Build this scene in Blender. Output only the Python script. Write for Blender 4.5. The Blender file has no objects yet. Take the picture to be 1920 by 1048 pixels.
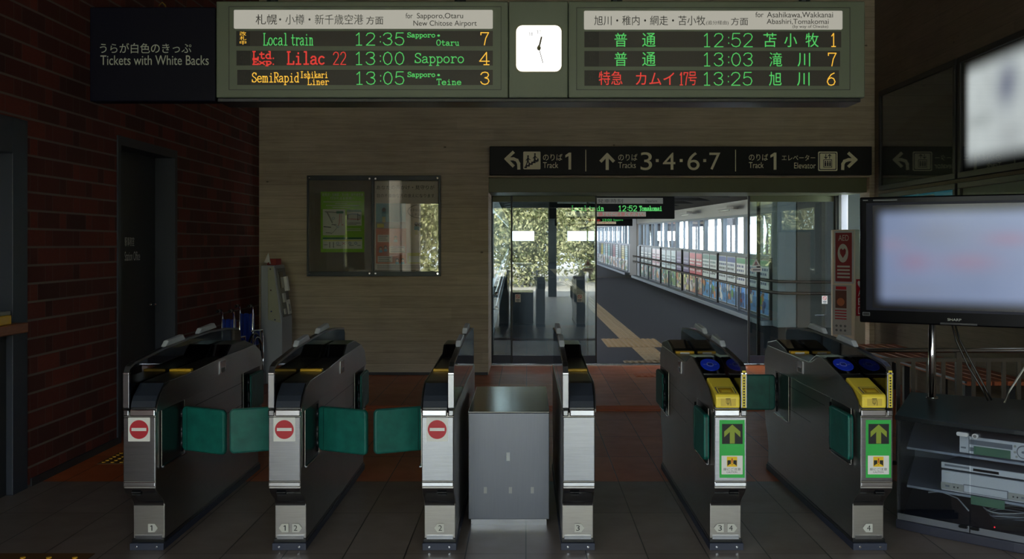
import bpy, math, random
from mathutils import Vector

# ------------------------------------------------------------------ camera, light, exposure
F = 1980.0                      # focal length in pixels of the 1920x1048 frame
VX, VY = 988.0, 458.0           # where the view axis meets the frame
EYE = 1.52
S = bpy.context.scene
COL = S.collection
cd = bpy.data.cameras.new('camera')
cd.sensor_width = 36.0
cd.lens = 36.0 * F / 1920.0
cd.shift_x = -(VX - 960.0) / 1920.0
cd.shift_y = -(524.0 - VY) / 1920.0
cd.clip_end = 300
cam = bpy.data.objects.new('camera', cd)
COL.objects.link(cam)
cam.location = (0, 0, EYE)
cam.rotation_euler = (math.pi / 2, 0, 0)
S.camera = cam

w = bpy.data.worlds.new('sky')
S.world = w
w.use_nodes = True
wn = w.node_tree
bg = wn.nodes['Background']
bg.inputs[0].default_value = (0.80, 0.90, 1.0, 1)
bg.inputs[1].default_value = 12.0

sl = bpy.data.lights.new('sun', 'SUN')
sl.energy = 56.0
sl.angle = 0.01
sl.color = (1.0, 0.95, 0.86)
sun = bpy.data.objects.new('sun', sl)
COL.objects.link(sun)
sun.rotation_euler = (Vector((-0.05, -0.76, -0.64))).to_track_quat('-Z', 'Y').to_euler()


def portal(loc, rot, sx, sy):
    l = bpy.data.lights.new('daylight_portal', 'AREA')
    l.shape = 'RECTANGLE'
    l.size, l.size_y = sx, sy
    l.cycles.is_portal = True
    o = bpy.data.objects.new('daylight_portal', l)
    COL.objects.link(o)
    o.location = loc
    o.rotation_euler = rot
    return o


S.view_settings.view_transform = 'Standard'
S.view_settings.look = 'None'
S.view_settings.exposure = 0.0
S.view_settings.gamma = 1.0
S.view_settings.use_curve_mapping = False
S.cycles.use_denoising = True
S.cycles.max_bounces = 10
S.cycles.transparent_max_bounces = 24
S.cycles.sample_clamp_indirect = 6.0

random.seed(7)

# ------------------------------------------------------------------ helpers


def wx(px, D): return (px - VX) * D / F
def wz(py, D): return EYE - (py - VY) * D / F


def lin(c):
    out = []
    for v in c[:3]:
        v = v / 255.0
        out.append(v / 12.92 if v <= 0.04045 else ((v + 0.055) / 1.055) ** 2.4)
    return (*out, 1.0)


class Fr:
    """a flat frame: origin, right, up; the normal looks out of it"""
    def __init__(self, o, r=(1, 0, 0), u=(0, 0, 1)):
        self.o, self.r, self.u = Vector(o), Vector(r), Vector(u)
        self.n = self.r.cross(self.u).normalized()

    def p(self, a, b, c=0.0):
        return self.o + self.r * a + self.u * b + self.n * c


def front(D): return Fr((0, D, 0))


def R(x0, x1, y0, y1, D):
    return wx(x0, D), wx(x1, D), wz(y1, D), wz(y0, D)


_text = {}


def glyphs(s):
    if s not in _text:
        c = bpy.data.curves.new('t', 'FONT')
        c.body = s
        c.size = 1
        o = bpy.data.objects.new('t', c)
        COL.objects.link(o)
        bpy.context.view_layer.update()
        dg = bpy.context.evaluated_depsgraph_get()
        m = bpy.data.meshes.new_from_object(o.evaluated_get(dg), depsgraph=dg)
        vs = [(v.co.x, v.co.y) for v in m.vertices]
        fs = [tuple(p.vertices) for p in m.polygons]
        bpy.data.objects.remove(o)
        bpy.data.curves.remove(c)
        bpy.data.meshes.remove(m)
        _text[s] = (vs, fs)
    return _text[s]


DIG = {  # thin display numerals, strokes in a unit box
    '0': [[(.5, 1), (.2, .88), (.05, .6), (.05, .4), (.2, .12), (.5, 0), (.8, .12), (.95, .4), (.95, .6), (.8, .88), (.5, 1)]],
    '1': [[(.25, .8), (.55, 1), (.55, 0)], [(.25, 0), (.85, 0)]],
    '2': [[(.05, .78), (.2, .95), (.5, 1), (.8, .95), (.95, .76), (.85, .55), (.05, 0), (.97, 0)]],
    '3': [[(.05, .8), (.2, .95), (.5, 1), (.8, .95), (.92, .77), (.8, .6), (.5, .54)], [(.5, .54), (.85, .46), (.97, .27), (.8, .06), (.5, 0), (.2, .06), (.03, .22)]],
    '4': [[(.72, 0), (.72, 1), (.03, .28), (1, .28)], [(.45, 0), (.98, 0)]],
    '5': [[(.9, 1), (.18, 1), (.1, .55), (.3, .64), (.55, .66), (.85, .56), (.97, .33), (.82, .07), (.5, 0), (.2, .05), (.03, .2)]],
    '6': [[(.85, .97), (.5, .85), (.15, .52), (.05, .27), (.22, .05), (.5, 0), (.8, .06), (.95, .28), (.8, .52), (.5, .6), (.2, .5), (.06, .33)]],
    '7': [[(.05, .82), (.05, 1), (.95, 1), (.62, .55), (.45, 0)]],
    ':': [[(.5, .72), (.5, .66)], [(.5, .3), (.5, .24)]],
}


def arc(cx, cy, rx, ry, t0, t1, n=8):
    return [(cx + rx * math.cos(math.radians(t0 + (t1 - t0) * i / n)), cy + ry * math.sin(math.radians(t0 + (t1 - t0) * i / n))) for i in range(n + 1)]


_o = arc(.5, .31, .42, .31, 90, 450, 14)
LET = {  # thin display letters with small serifs; x-height .62, cap height 1
    'L': [[(.05, 1), (.45, 1)], [(.22, 1), (.22, 0)], [(.05, 0), (.95, 0), (.95, .22)]],
    'o': [_o], 'c': [arc(.52, .31, .42, .31, 45, 315, 10)],
    'a': [[(.12, .5), (.3, .62), (.6, .62), (.76, .5), (.76, .08), (.98, .0)], [(.76, .36), (.35, .34), (.08, .22), (.1, .05), (.35, 0), (.6, .04), (.76, .18)]],
    'l': [[(.25, 1), (.52, 1), (.52, 0)], [(.2, 0), (.84, 0)]],
    't': [[(.42, .9), (.42, .12), (.6, 0), (.9, .06)], [(.1, .62), (.85, .62)]],
    'r': [[(.1, .62), (.3, .62), (.3, 0)], [(.1, 0), (.55, 0)], [(.3, .42), (.5, .6), (.85, .62), (.95, .5)]],
    'i': [[(.25, .62), (.52, .62), (.52, 0)], [(.2, 0), (.84, 0)], [(.5, .92), (.5, .84)]],
    'n': [[(.08, .62), (.25, .62), (.25, 0)], [(.08, 0), (.42, 0)], [(.25, .45), (.45, .62), (.68, .6), (.76, .45), (.76, 0)], [(.6, 0), (.95, 0)]],
    'u': [[(.05, .62), (.22, .62), (.22, .14), (.4, 0), (.6, .02), (.76, .16)], [(.6, .62), (.76, .62), (.76, 0), (.95, 0)]],
    'm': [[(.02, .62), (.14, .62), (.14, 0)], [(.14, .5), (.28, .62), (.42, .6), (.5, .45), (.5, 0)], [(.5, .5), (.64, .62), (.78, .6), (.86, .45), (.86, 0)], [(.02, 0), (.26, 0)], [(.4, 0), (.6, 0)], [(.76, 0), (.98, 0)]],
    'p': [[(.05, .62), (.22, .62), (.22, -.28)], [(.05, -.28), (.42, -.28)], [(.22, .46), (.42, .62), (.7, .6), (.92, .42), (.92, .2), (.7, .02), (.42, 0), (.22, .14)]],
    'd': [[(.55, 1), (.78, 1), (.78, 0), (.96, 0)], [(.78, .46), (.58, .62), (.3, .6), (.08, .42), (.08, .2), (.3, .02), (.58, 0), (.78, .14)]],
    'e': [[(.1, .33), (.92, .33), (.86, .5), (.65, .62), (.35, .62), (.12, .48), (.08, .2), (.28, .02), (.6, 0), (.9, .1)]],
    's': [[(.85, .5), (.6, .62), (.3, .6), (.15, .48), (.35, .35), (.7, .28), (.88, .15), (.65, .0), (.3, .0), (.1, .12)]],
    'h': [[(.08, 1), (.25, 1), (.25, 0)], [(.08, 0), (.42, 0)], [(.25, .45), (.45, .62), (.68, .6), (.76, .45), (.76, 0)], [(.6, 0), (.95, 0)]],
    'k': [[(.08, 1), (.25, 1), (.25, 0)], [(.08, 0), (.42, 0)], [(.8, .62), (.27, .28)], [(.42, .38), (.85, 0)], [(.65, 0), (.97, 0)]],
    'x': [[(.08, .62), (.92, 0)], [(.92, .62), (.08, 0)]],
    'S': [[(.88, .95), (.88, .76)], [(.88, .84), (.65, .98), (.35, .98), (.1, .84), (.12, .66), (.4, .54), (.75, .42), (.94, .25), (.8, .06), (.5, 0), (.22, .03), (.06, .18)], [(.06, .26), (.06, .03)]],
    'O': [arc(.5, .5, .45, .5, 90, 450, 16)],
    'E': [[(.05, 1), (.92, 1), (.92, .8)], [(.22, 1), (.22, 0)], [(.05, 0), (.95, 0), (.95, .22)], [(.22, .52), (.65, .52)]],
    'R': [[(.05, 1), (.65, 1), (.9, .87), (.9, .64), (.65, .52), (.22, .52)], [(.22, 1), (.22, 0)], [(.05, 0), (.42, 0)], [(.5, .52), (.95, 0)]],
    'I': [[(.2, 1), (.8, 1)], [(.5, 1), (.5, 0)], [(.2, 0), (.8, 0)]],
    'T': [[(.05, .8), (.05, 1), (.95, 1), (.95, .8)], [(.5, 1), (.5, 0)], [(.3, 0), (.7, 0)]],
    '.': [[(.4, .06), (.4, 0)]],
}


class MB:
    def __init__(self):
        self.v, self.f, self.m, self.mats = [], [], [], []

    def mi(self, m):
        if m not in self.mats:
            self.mats.append(m)
        return self.mats.index(m)

    def add(self, vs, fs, m):
        k = len(self.v)
        i = self.mi(m)
        self.v += [tuple(q) for q in vs]
        for f in fs:
            self.f.append(tuple(k + j for j in f))
            self.m.append(i)
        return self

    def hexa(self, c, m):       # eight corners: bottom loop then top loop
        return self.add(c, [(3, 2, 1, 0), (4, 5, 6, 7), (0, 1, 5, 4), (1, 2, 6, 5), (2, 3, 7, 6), (3, 0, 4, 7)], m)

    def box(self, x0, x1, y0, y1, z0, z1, m):
        return self.hexa([(x0, y0, z0), (x1, y0, z0), (x1, y1, z0), (x0, y1, z0),
                          (x0, y0, z1), (x1, y0, z1), (x1, y1, z1), (x0, y1, z1)], m)

    def fbox(self, fr, a0, a1, b0, b1, c0, c1, m):
        q = [fr.p(a0, b0, c0), fr.p(a0, b0, c1), fr.p(a1, b0, c1), fr.p(a1, b0, c0)]
        t = [fr.p(a0, b1, c0), fr.p(a0, b1, c1), fr.p(a1, b1, c1), fr.p(a1, b1, c0)]
        return self.hexa(q + t, m)

    def quad(self, fr, a0, a1, b0, b1, c, m):
        return self.add([fr.p(a0, b0, c), fr.p(a1, b0, c), fr.p(a1, b1, c), fr.p(a0, b1, c)], [(0, 1, 2, 3)], m)

    def poly(self, fr, pts, c, m):
        return self.add([fr.p(a, b, c) for a, b in pts], [tuple(range(len(pts)))], m)

    def prism(self, fr, pts, c0, c1, m):
        n = len(pts)
        vs = [fr.p(a, b, c0) for a, b in pts] + [fr.p(a, b, c1) for a, b in pts]
        fs = [tuple(range(n - 1, -1, -1)), tuple(range(n, 2 * n))]
        fs += [(i, (i + 1) % n, n + (i + 1) % n, n + i) for i in range(n)]
        return self.add(vs, fs, m)

    def disc(self, fr, a, b, ra, rb, c, m, n=32, c1=None):
        pts = [(a + ra * math.cos(2 * math.pi * i / n), b + rb * math.sin(2 * math.pi * i / n)) for i in range(n)]
        return self.poly(fr, pts, c, m) if c1 is None else self.prism(fr, pts, c, c1, m)

    def rrect(self, fr, a0, a1, b0, b1, r, c0, c1, m, n=6):
        pts = []
        for (ca, cb, t0) in ((a1 - r, b1 - r, 0), (a0 + r, b1 - r, 1), (a0 + r, b0 + r, 2), (a1 - r, b0 + r, 3)):
            for i in range(n + 1):
                t = (t0 + i / n) * math.pi / 2
                pts.append((ca + r * math.cos(t), cb + r * math.sin(t)))
        return self.poly(fr, pts, c1, m) if c0 is None else self.prism(fr, pts, c0, c1, m)

    def stroke(self, fr, pts, wd, c, m):
        for (p, q) in zip(pts, pts[1:]):
            dx, dy = q[0] - p[0], q[1] - p[1]
            L = math.hypot(dx, dy) or 1e-6
            ox, oy = -dy / L * wd / 2, dx / L * wd / 2
            ex, ey = dx / L * wd * .35, dy / L * wd * .35
            self.poly(fr, [(p[0] + ox - ex, p[1] + oy - ey), (p[0] - ox - ex, p[1] - oy - ey),
                           (q[0] - ox + ex, q[1] - oy + ey), (q[0] + ox + ex, q[1] + oy + ey)], c, m)
            c += 0.00003
        return self

    def text(self, fr, s, a0, a1, b0, b1, c, m):
        vs, fs = glyphs(s)
        x0, x1 = min(v[0] for v in vs), max(v[0] for v in vs)
        y0, y1 = min(v[1] for v in vs), max(v[1] for v in vs)
        sx = (a1 - a0) / max(1e-6, x1 - x0)
        sy = (b1 - b0) / max(1e-6, y1 - y0)
        return self.add([fr.p(a0 + (x - x0) * sx, b0 + (y - y0) * sy, c) for x, y in vs], fs, m)

    def digits(self, fr, s, a0, a1, b0, b1, c, m, wd):
        n = sum(.45 if ch == ':' else 1 for ch in s)
        cell = (a1 - a0) / (n - .22)
        x = a0
        for ch in s:
            k = .45 * cell if ch == ':' else cell
            wdt = k if ch == ':' else k * .78
            for st in DIG[ch]:
                self.stroke(fr, [(x + p * wdt, b0 + q * (b1 - b0)) for p, q in st], wd, c, m)
            x += k
        return self

    def letters(self, fr, s, a0, a1, b0, b1, c, m, wd):
        low = -.28 if 'p' in s else 0.0
        hgt = (b1 - b0) / (1.0 - low)
        n = sum(.55 if ch == '.' else 1.25 if ch == 'm' else 1 for ch in s)
        cell = (a1 - a0) / (n - .1)
        x = a0
        for ch in s:
            k = cell * (.55 if ch == '.' else 1.25 if ch == 'm' else 1)
            for st in LET[ch]:
                self.stroke(fr, [(x + p * k * .9, b0 + (q_ - low) * hgt) for p, q_ in st], wd, c, m)
            x += k
        return self

    def one(self, fr, a0, a1, b0, b1, c, m):
        W_, H_ = a1 - a0, b1 - b0
        st = W_ * .46
        return self.poly(fr, [(a1 - st, b0), (a1, b0), (a1, b1), (a1 - st * .8, b1), (a0, b1 - H_ * .15), (a0, b1 - H_ * .30), (a1 - st, b1 - H_ * .20)], c, m)

    def tube(self, pts, r, m, n=8, caps=True):
        pts = [Vector(p) for p in pts]
        rings = []
        for i, p in enumerate(pts):
            t = (pts[min(i + 1, len(pts) - 1)] - pts[max(i - 1, 0)]).normalized()
            up = Vector((0, 0, 1)) if abs(t.z) < .9 else Vector((1, 0, 0))
            a = t.cross(up).normalized()
            b = a.cross(t)
            rr = r[i] if isinstance(r, (list, tuple)) else r
            rings.append([p + a * rr * math.cos(2 * math.pi * k / n) + b * rr * math.sin(2 * math.pi * k / n) for k in range(n)])
        vs = [q for g in rings for q in g]
        fs = []
        for i in range(len(pts) - 1):
            for k in range(n):
                fs.append((i * n + k, i * n + (k + 1) % n, (i + 1) * n + (k + 1) % n, (i + 1) * n + k))
        if caps:
            fs.append(tuple(range(n)))
            fs.append(tuple((len(pts) - 1) * n + k for k in range(n - 1, -1, -1)))
        return self.add(vs, fs, m)

    def build(self, name, parent=None, bevel=0, smooth=False, seg=2):
        off = Vector((0, 0, 0))
        q = parent
        while q is not None:
            off += q.location
            q = q.parent
        me = bpy.data.meshes.new(name)
        me.from_pydata([Vector(v) - off for v in self.v], [], self.f)
        for m in self.mats:
            me.materials.append(m)
        me.polygons.foreach_set('material_index', self.m)
        if smooth:
            me.polygons.foreach_set('use_smooth', [True] * len(self.f))
        me.update()
        o = bpy.data.objects.new(name, me)
        COL.objects.link(o)
        if parent is not None:
            o.parent = parent
        if bevel:
            b = o.modifiers.new('bevel', 'BEVEL')
            b.width = bevel
            b.segments = seg
            b.limit_method = 'ANGLE'
            b.angle_limit = math.radians(40)
        return o


def tag(o, label, cat, group=None, kind=None):
    o['label'] = label
    o['category'] = cat
    if group:
        o['group'] = group
    if kind:
        o['kind'] = kind
    return o


def thing(name, label, cat, loc=(0, 0, 0), group=None):
    o = bpy.data.objects.new(name, None)
    o.empty_display_size = .1
    COL.objects.link(o)
    o.location = loc
    return tag(o, label, cat, group)


def struct(o):
    o['kind'] = 'structure'
    return o


# ------------------------------------------------------------------ materials


class NT:
    def __init__(self, name):
        self.mat = bpy.data.materials.new(name)
        self.mat.use_nodes = True
        self.t = self.mat.node_tree
        self.b = self.t.nodes['Principled BSDF']
        self.out = self.t.nodes['Material Output']

    def n(self, typ, **kw):
        x = self.t.nodes.new(typ)
        for k, v in kw.items():
            setattr(x, k, v)
        return x

    def link(self, a, b): self.t.links.new(a, b)

    def math(self, op, a, b=None):
        x = self.n('ShaderNodeMath', operation=op)
        for i, q in enumerate((a, b)):
            if q is None:
                continue
            if isinstance(q, (int, float)):
                x.inputs[i].default_value = q
            else:
                self.link(q, x.inputs[i])
        return x.outputs[0]

    def pos(self):
        g = self.n('ShaderNodeNewGeometry')
        s = self.n('ShaderNodeSeparateXYZ')
        self.link(g.outputs['Position'], s.inputs[0])
        return s.outputs[0], s.outputs[1], s.outputs[2], g.outputs['Position']

    def scaled(self, v, sc):
        x = self.n('ShaderNodeVectorMath', operation='MULTIPLY')
        self.link(v, x.inputs[0])
        x.inputs[1].default_value = sc
        return x.outputs[0]

    def noise(self, vec, scale, detail=3, rough=.55):
        x = self.n('ShaderNodeTexNoise')
        x.inputs['Scale'].default_value = scale
        x.inputs['Detail'].default_value = detail
        x.inputs['Roughness'].default_value = rough
        self.link(vec, x.inputs['Vector'])
        return x.outputs['Fac']

    def mix(self, fac, a, b):
        x = self.n('ShaderNodeMix', data_type='RGBA')
        for i, q in ((0, fac), (6, a), (7, b)):
            if isinstance(q, (int, float)):
                x.inputs[i].default_value = q
            elif isinstance(q, tuple):
                x.inputs[i].default_value = q
            else:
                self.link(q, x.inputs[i])
        return x.outputs[2]

    def ramp(self, fac, stops):
        x = self.n('ShaderNodeValToRGB')
        e = x.color_ramp.elements
        while len(e) < len(stops):
            e.new(.5)
        for q, (p, c) in zip(e, stops):
            q.position = p
            q.color = c
        self.link(fac, x.inputs[0])
        return x.outputs[0]

    def combine(self, a, b, c):
        x = self.n('ShaderNodeCombineXYZ')
        for i, q in enumerate((a, b, c)):
            if isinstance(q, (int, float)):
                x.inputs[i].default_value = q
            else:
                self.link(q, x.inputs[i])
        return x.outputs[0]

    def white(self, v):
        x = self.n('ShaderNodeTexWhiteNoise', noise_dimensions='3D')
        self.link(v, x.inputs['Vector'])
        return x.outputs['Value']

    def bump(self, h, strength=.3, dist=.01):
        x = self.n('ShaderNodeBump')
        x.inputs['Strength'].default_value = strength
        x.inputs['Distance'].default_value = dist
        self.link(h, x.inputs['Height'])
        self.link(x.outputs[0], self.b.inputs['Normal'])


def pm(name, col, rough=.5, metal=0.0, var=0.0, scale=8.0, stretch=(1, 1, 1), bump=0.0, spec=None, coat=0.0):
    t = NT(name)
    c = lin(col)
    t.b.inputs['Base Color'].default_value = c
    t.b.inputs['Roughness'].default_value = rough
    t.b.inputs['Metallic'].default_value = metal
    if spec is not None:
        t.b.inputs['Specular IOR Level'].default_value = spec
    if coat:
        t.b.inputs['Coat Weight'].default_value = coat
        t.b.inputs['Coat Roughness'].default_value = .05
    if var or bump:
        x, y, z, p = t.pos()
        f = t.noise(t.scaled(p, stretch), scale, 4)
        if var:
            k0 = tuple(max(0, q * (1 - var)) for q in c[:3]) + (1,)
            k1 = tuple(min(1, q * (1 + var)) for q in c[:3]) + (1,)
            t.link(t.ramp(f, [(.3, k0), (.7, k1)]), t.b.inputs['Base Color'])
        if bump:
            t.bump(f, bump, .005)
    return t.mat


def em(name, col, strength=1.0):
    t = NT(name)
    t.b.inputs['Base Color'].default_value = (.01, .01, .01, 1)
    t.b.inputs['Emission Color'].default_value = lin(col)
    t.b.inputs['Emission Strength'].default_value = strength
    return t.mat


def glass(name, tint=(.9, .95, .93), ior=1.5, rough=0.0):
    t = NT(name)
    tr = t.n('ShaderNodeBsdfTransparent')
    tr.inputs[0].default_value = (*tint, 1)
    gl = t.n('ShaderNodeBsdfGlossy')
    gl.inputs['Roughness'].default_value = rough
    f0 = ((ior - 1) / (ior + 1)) ** 2
    g = t.n('ShaderNodeNewGeometry')
    dt = t.n('ShaderNodeVectorMath', operation='DOT_PRODUCT')
    t.link(g.outputs['Normal'], dt.inputs[0])
    t.link(g.outputs['Incoming'], dt.inputs[1])
    k = t.math('SUBTRACT', 1.0, t.math('ABSOLUTE', dt.outputs['Value']))
    fz = t.math('ADD', f0, t.math('MULTIPLY', t.math('POWER', k, 5.0), 1 - f0))
    mx = t.n('ShaderNodeMixShader')
    t.link(fz, mx.inputs[0])
    t.link(tr.outputs[0], mx.inputs[1])
    t.link(gl.outputs[0], mx.inputs[2])
    t.link(mx.outputs[0], t.out.inputs[0])
    return t.mat


def brick_mat():
    t = NT('red_brick')
    x, y, z, p = t.pos()
    row = t.math('FLOOR', t.math('DIVIDE', z, .115))
    u = t.math('ADD', y, t.math('MULTIPLY', t.math('MODULO', row, 2.0), .21))
    u = t.math('SUBTRACT', u, 6.628)
    cell = t.math('FLOOR', t.math('DIVIDE', u, .42))
    q = t.math('SUBTRACT', u, t.math('MULTIPLY', cell, .42))
    short = t.math('LESS_THAN', q, .104)
    idv = t.combine(t.math('ADD', cell, t.math('MULTIPLY', short, .5)), row, 3.0)
    h = t.white(idv)
    base = t.ramp(h, [(0, lin((64, 24, 18))), (.5, lin((92, 34, 24))), (1, lin((120, 46, 32)))])
    fine = t.noise(t.scaled(p, (1, 1, 2.5)), 26, 4)
    base = t.mix(t.math('MULTIPLY', fine, .5), base, lin((58, 22, 18)))
    fz = t.math('SUBTRACT', z, t.math('MULTIPLY', row, .115))
    mh = t.math('LESS_THAN', fz, .014)
    mv = t.math('MAXIMUM', t.math('LESS_THAN', q, .007), t.math('LESS_THAN', t.math('ABSOLUTE', t.math('SUBTRACT', q, .107)), .0035))
    col = t.mix(t.math('MULTIPLY', mv, .6), base, lin((96, 82, 74)))
    col = t.mix(mh, col, lin((104, 94, 86)))
    t.link(col, t.b.inputs['Base Color'])
    t.b.inputs['Roughness'].default_value = .75
    t.bump(t.math('SUBTRACT', 1.0, t.math('MAXIMUM', mh, mv)), .5, .006)
    return t.mat


def concrete_mat(name, axis='x', c0=(112, 104, 90), c1=(142, 132, 116)):
    t = NT(name)
    x, y, z, p = t.pos()
    a = x if axis == 'x' else y
    row = t.math('FLOOR', t.math('DIVIDE', z, .13))
    seg = t.math('FLOOR', t.math('DIVIDE', t.math('ADD', a, t.math('MULTIPLY', t.white(t.combine(row, 1.0, 2.0)), 3.0)), 1.9))
    plank = t.white(t.combine(row, seg, 5.0))
    grain = t.noise(t.scaled(p, (1.2, 1.2, 22)), 2.2, 5, .65)
    blot = t.noise(p, 1.6, 4)
    k = t.math('ADD', t.math('MULTIPLY', plank, .13), t.math('ADD', t.math('MULTIPLY', grain, .60), t.math('MULTIPLY', blot, .40)))
    col = t.ramp(k, [(.30, lin(c0)), (.75, lin(c1))])
    vor = t.n('ShaderNodeTexVoronoi')
    vor.inputs['Scale'].default_value = 1.0
    t.link(t.scaled(p, (2.6, 2.6, 4.2)), vor.inputs['Vector'])
    spot = t.math('LESS_THAN', vor.outputs['Distance'], .045)
    col = t.mix(t.math('MULTIPLY', spot, .7), col, lin((60, 54, 46)))
    fz = t.math('SUBTRACT', z, t.math('MULTIPLY', row, .13))
    seam = t.math('LESS_THAN', fz, .004)
    col = t.mix(t.math('MULTIPLY', seam, .45), col, lin((66, 60, 50)))
    t.link(col, t.b.inputs['Base Color'])
    t.b.inputs['Roughness'].default_value = .7
    t.bump(k, .25, .01)
    return t.mat


def tile_mat():
    t = NT('floor_tile')
    x, y, z, p = t.pos()
    cx = t.math('DIVIDE', t.math('ADD', x, .008), .296)
    cy = t.math('DIVIDE', t.math('SUBTRACT', y, 5.185), .79)
    ix, iy = t.math('FLOOR', cx), t.math('FLOOR', cy)
    h = t.white(t.combine(ix, iy, 1.0))
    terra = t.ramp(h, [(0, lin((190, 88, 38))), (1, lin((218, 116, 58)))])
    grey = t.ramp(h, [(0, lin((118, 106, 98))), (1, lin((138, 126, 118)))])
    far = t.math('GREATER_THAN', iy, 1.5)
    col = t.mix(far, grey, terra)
    mot = t.noise(p, 5.0, 5, .6)
    col = t.mix(t.math('MULTIPLY', mot, .45), col, lin((62, 46, 38)))
    fx = t.math('MULTIPLY', t.math('SUBTRACT', cx, ix), .296)
    fy = t.math('MULTIPLY', t.math('SUBTRACT', cy, iy), .79)
    jx = t.math('LESS_THAN', fx, .006)
    jy = t.math('LESS_THAN', fy, .006)
    j = t.math('MAXIMUM', jx, jy)
    col = t.mix(j, col, lin((22, 18, 17)))
    t.link(col, t.b.inputs['Base Color'])
    r = t.math('ADD', .30, t.math('MULTIPLY', mot, .18))
    t.link(r, t.b.inputs['Roughness'])
    t.bump(t.math('SUBTRACT', 1.0, j), .3, .003)
    return t.mat


def steel_mat(name, col, rough, sx=(1, 1, 60), var=.12):
    t = NT(name)
    x, y, z, p = t.pos()
    f = t.noise(t.scaled(p, sx), 6.0, 4)
    c = lin(col)
    t.link(t.ramp(f, [(.3, tuple(q * (1 - var) for q in c[:3]) + (1,)), (.7, tuple(min(1, q * (1 + var)) for q in c[:3]) + (1,))]), t.b.inputs['Base Color'])
    g = t.noise(p, 3.0, 2)
    t.link(t.math('ADD', rough - .06, t.math('MULTIPLY', g, .12)), t.b.inputs['Roughness'])
    t.b.inputs['Metallic'].default_value = 1.0
    pass
    return t.mat


M_brick = brick_mat()
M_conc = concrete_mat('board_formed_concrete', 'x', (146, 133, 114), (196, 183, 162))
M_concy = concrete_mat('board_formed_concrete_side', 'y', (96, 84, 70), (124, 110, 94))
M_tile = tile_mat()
M_ceil = pm('ceiling_paint', (58, 54, 50), .8, var=.1)
M_steel = steel_mat('brushed_steel', (162, 164, 168), .17)
M_steelv = steel_mat('brushed_steel_vertical', (152, 154, 159), .20, (60, 60, 1), .06)
M_steels = steel_mat('gate_side_steel', (158, 155, 152), .34, (2, 1, 30), .05)
M_chrome = pm('chrome', (225, 227, 230), .12, 1.0)
M_black = pm('black_plastic', (16, 17, 19), .28)
M_blackg = pm('black_gloss', (8, 8, 10), .06, coat=.5)
M_slope = pm('slate_plastic', (44, 50, 60), .42)
M_base = pm('blue_grey_base', (44, 50, 68), .5)
M_fin = glass('smoked_acrylic', (.20, .21, .22), 1.5)
M_bump = pm('pale_grey_plastic', (188, 194, 200), .35)
M_pad = pm('green_vinyl', (12, 96, 86), .5, var=.2, scale=16, bump=.25)
M_padp = pm('green_vinyl_seam', (5, 62, 54), .5)
M_yel = pm('yellow_plastic', (240, 214, 70), .4)
M_yelslot = pm('yellow_slot', (206, 160, 20), .4)
M_blue = pm('reader_blue', (22, 60, 220), .4)
M_green = pm('sign_green', (44, 178, 74), .45)
M_white = pm('white_print', (228, 228, 224), .5)
M_offw = pm('off_white', (196, 196, 188), .55)
M_red = pm('sign_red', (186, 24, 44), .45)
M_ink = pm('dark_ink', (26, 26, 28), .6)
M_inkg = pm('grey_ink', (110, 112, 114), .6)
M_boardc = pm('board_casing_green_grey', (88, 98, 84), .45, var=.05, scale=3)
M_boardd = pm('board_casing_dark', (40, 44, 42), .45)
M_led0 = pm('led_panel_off', (46, 42, 40), .5)
M_led1 = pm('led_cell_dark', (16, 15, 15), .5)
M_lg = em('led_green', (84, 214, 104), .82)
M_lr = em('led_red', (226, 54, 46), .85)
M_ly = em('led_amber', (255, 196, 60), .95)
M_head = em('header_plate_glow', (238, 234, 218), .46)  # emission added only to brighten the header plates
M_navy = pm('navy_sign', (7, 8, 26), .5, spec=.12)
M_navy2 = pm('dark_sign', (14, 15, 20), .45, spec=.2)
M_cream = pm('cream_lettering', (240, 234, 202), .5)
M_glass = glass('door_glass', (.66, .74, .74), 1.9)
M_clear = glass('clear_glass', (.93, .96, .95), 1.5)
M_noticeglass = glass('notice_glass', (.9, .92, .9), 1.6)
M_cabglass = glass('cabinet_glass', (.90, .93, .96), 2.2)
M_frame = pm('dark_metal_frame', (52, 56, 60), .4, .6)
M_olive = pm('header_olive', (84, 90, 62), .45)
M_dark = pm('dark_door_metal', (34, 36, 40), .5)
M_doorf = pm('door_frame_slate', (40, 46, 58), .5)
M_wood = pm('counter_wood', (134, 78, 42), .45, var=.25, scale=6, stretch=(8, 1, 8))
M_benchw = pm('bench_slat_wood', (176, 92, 54), .5, var=.2, scale=8, stretch=(10, 1, 10))
M_yl = pm('tactile_yellow', (190, 150, 60), .6)
M_or = pm('tactile_orange', (196, 96, 44), .5)
M_tan = pm('tactile_tan', (96, 78, 50), .7)
M_cfloor = pm('corridor_rubber_floor', (20, 20, 27), .75, spec=.15, var=.12, scale=30)
M_cgrey = pm('corridor_grey_paint', (100, 108, 118), .5)
M_cwhite = pm('corridor_white_paint', (168, 166, 164), .55)
M_cceil = pm('corridor_ceiling_panel', (58, 53, 48), .8)
M_cbrown = pm('corridor_brown_panel', (86, 80, 72), .6)
M_leaf = None


def leaf_mat(name, c0, c1):
    t = NT(name)
    x, y, z, p = t.pos()
    oi = t.n('ShaderNodeNewGeometry')
    rnd = oi.outputs['Random Per Island']
    col = t.ramp(rnd, [(0, lin(c0)), (1, lin(c1))])
    t.link(col, t.b.inputs['Base Color'])
    t.b.inputs['Roughness'].default_value = .5
    tl = t.n('ShaderNodeBsdfTranslucent')
    t.link(col, tl.inputs[0])
    mx = t.n('ShaderNodeMixShader')
    mx.inputs[0].default_value = .4
    t.link(t.b.outputs[0], mx.inputs[1])
    t.link(tl.outputs[0], mx.inputs[2])
    t.link(mx.outputs[0], t.out.inputs[0])
    return t.mat


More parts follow.
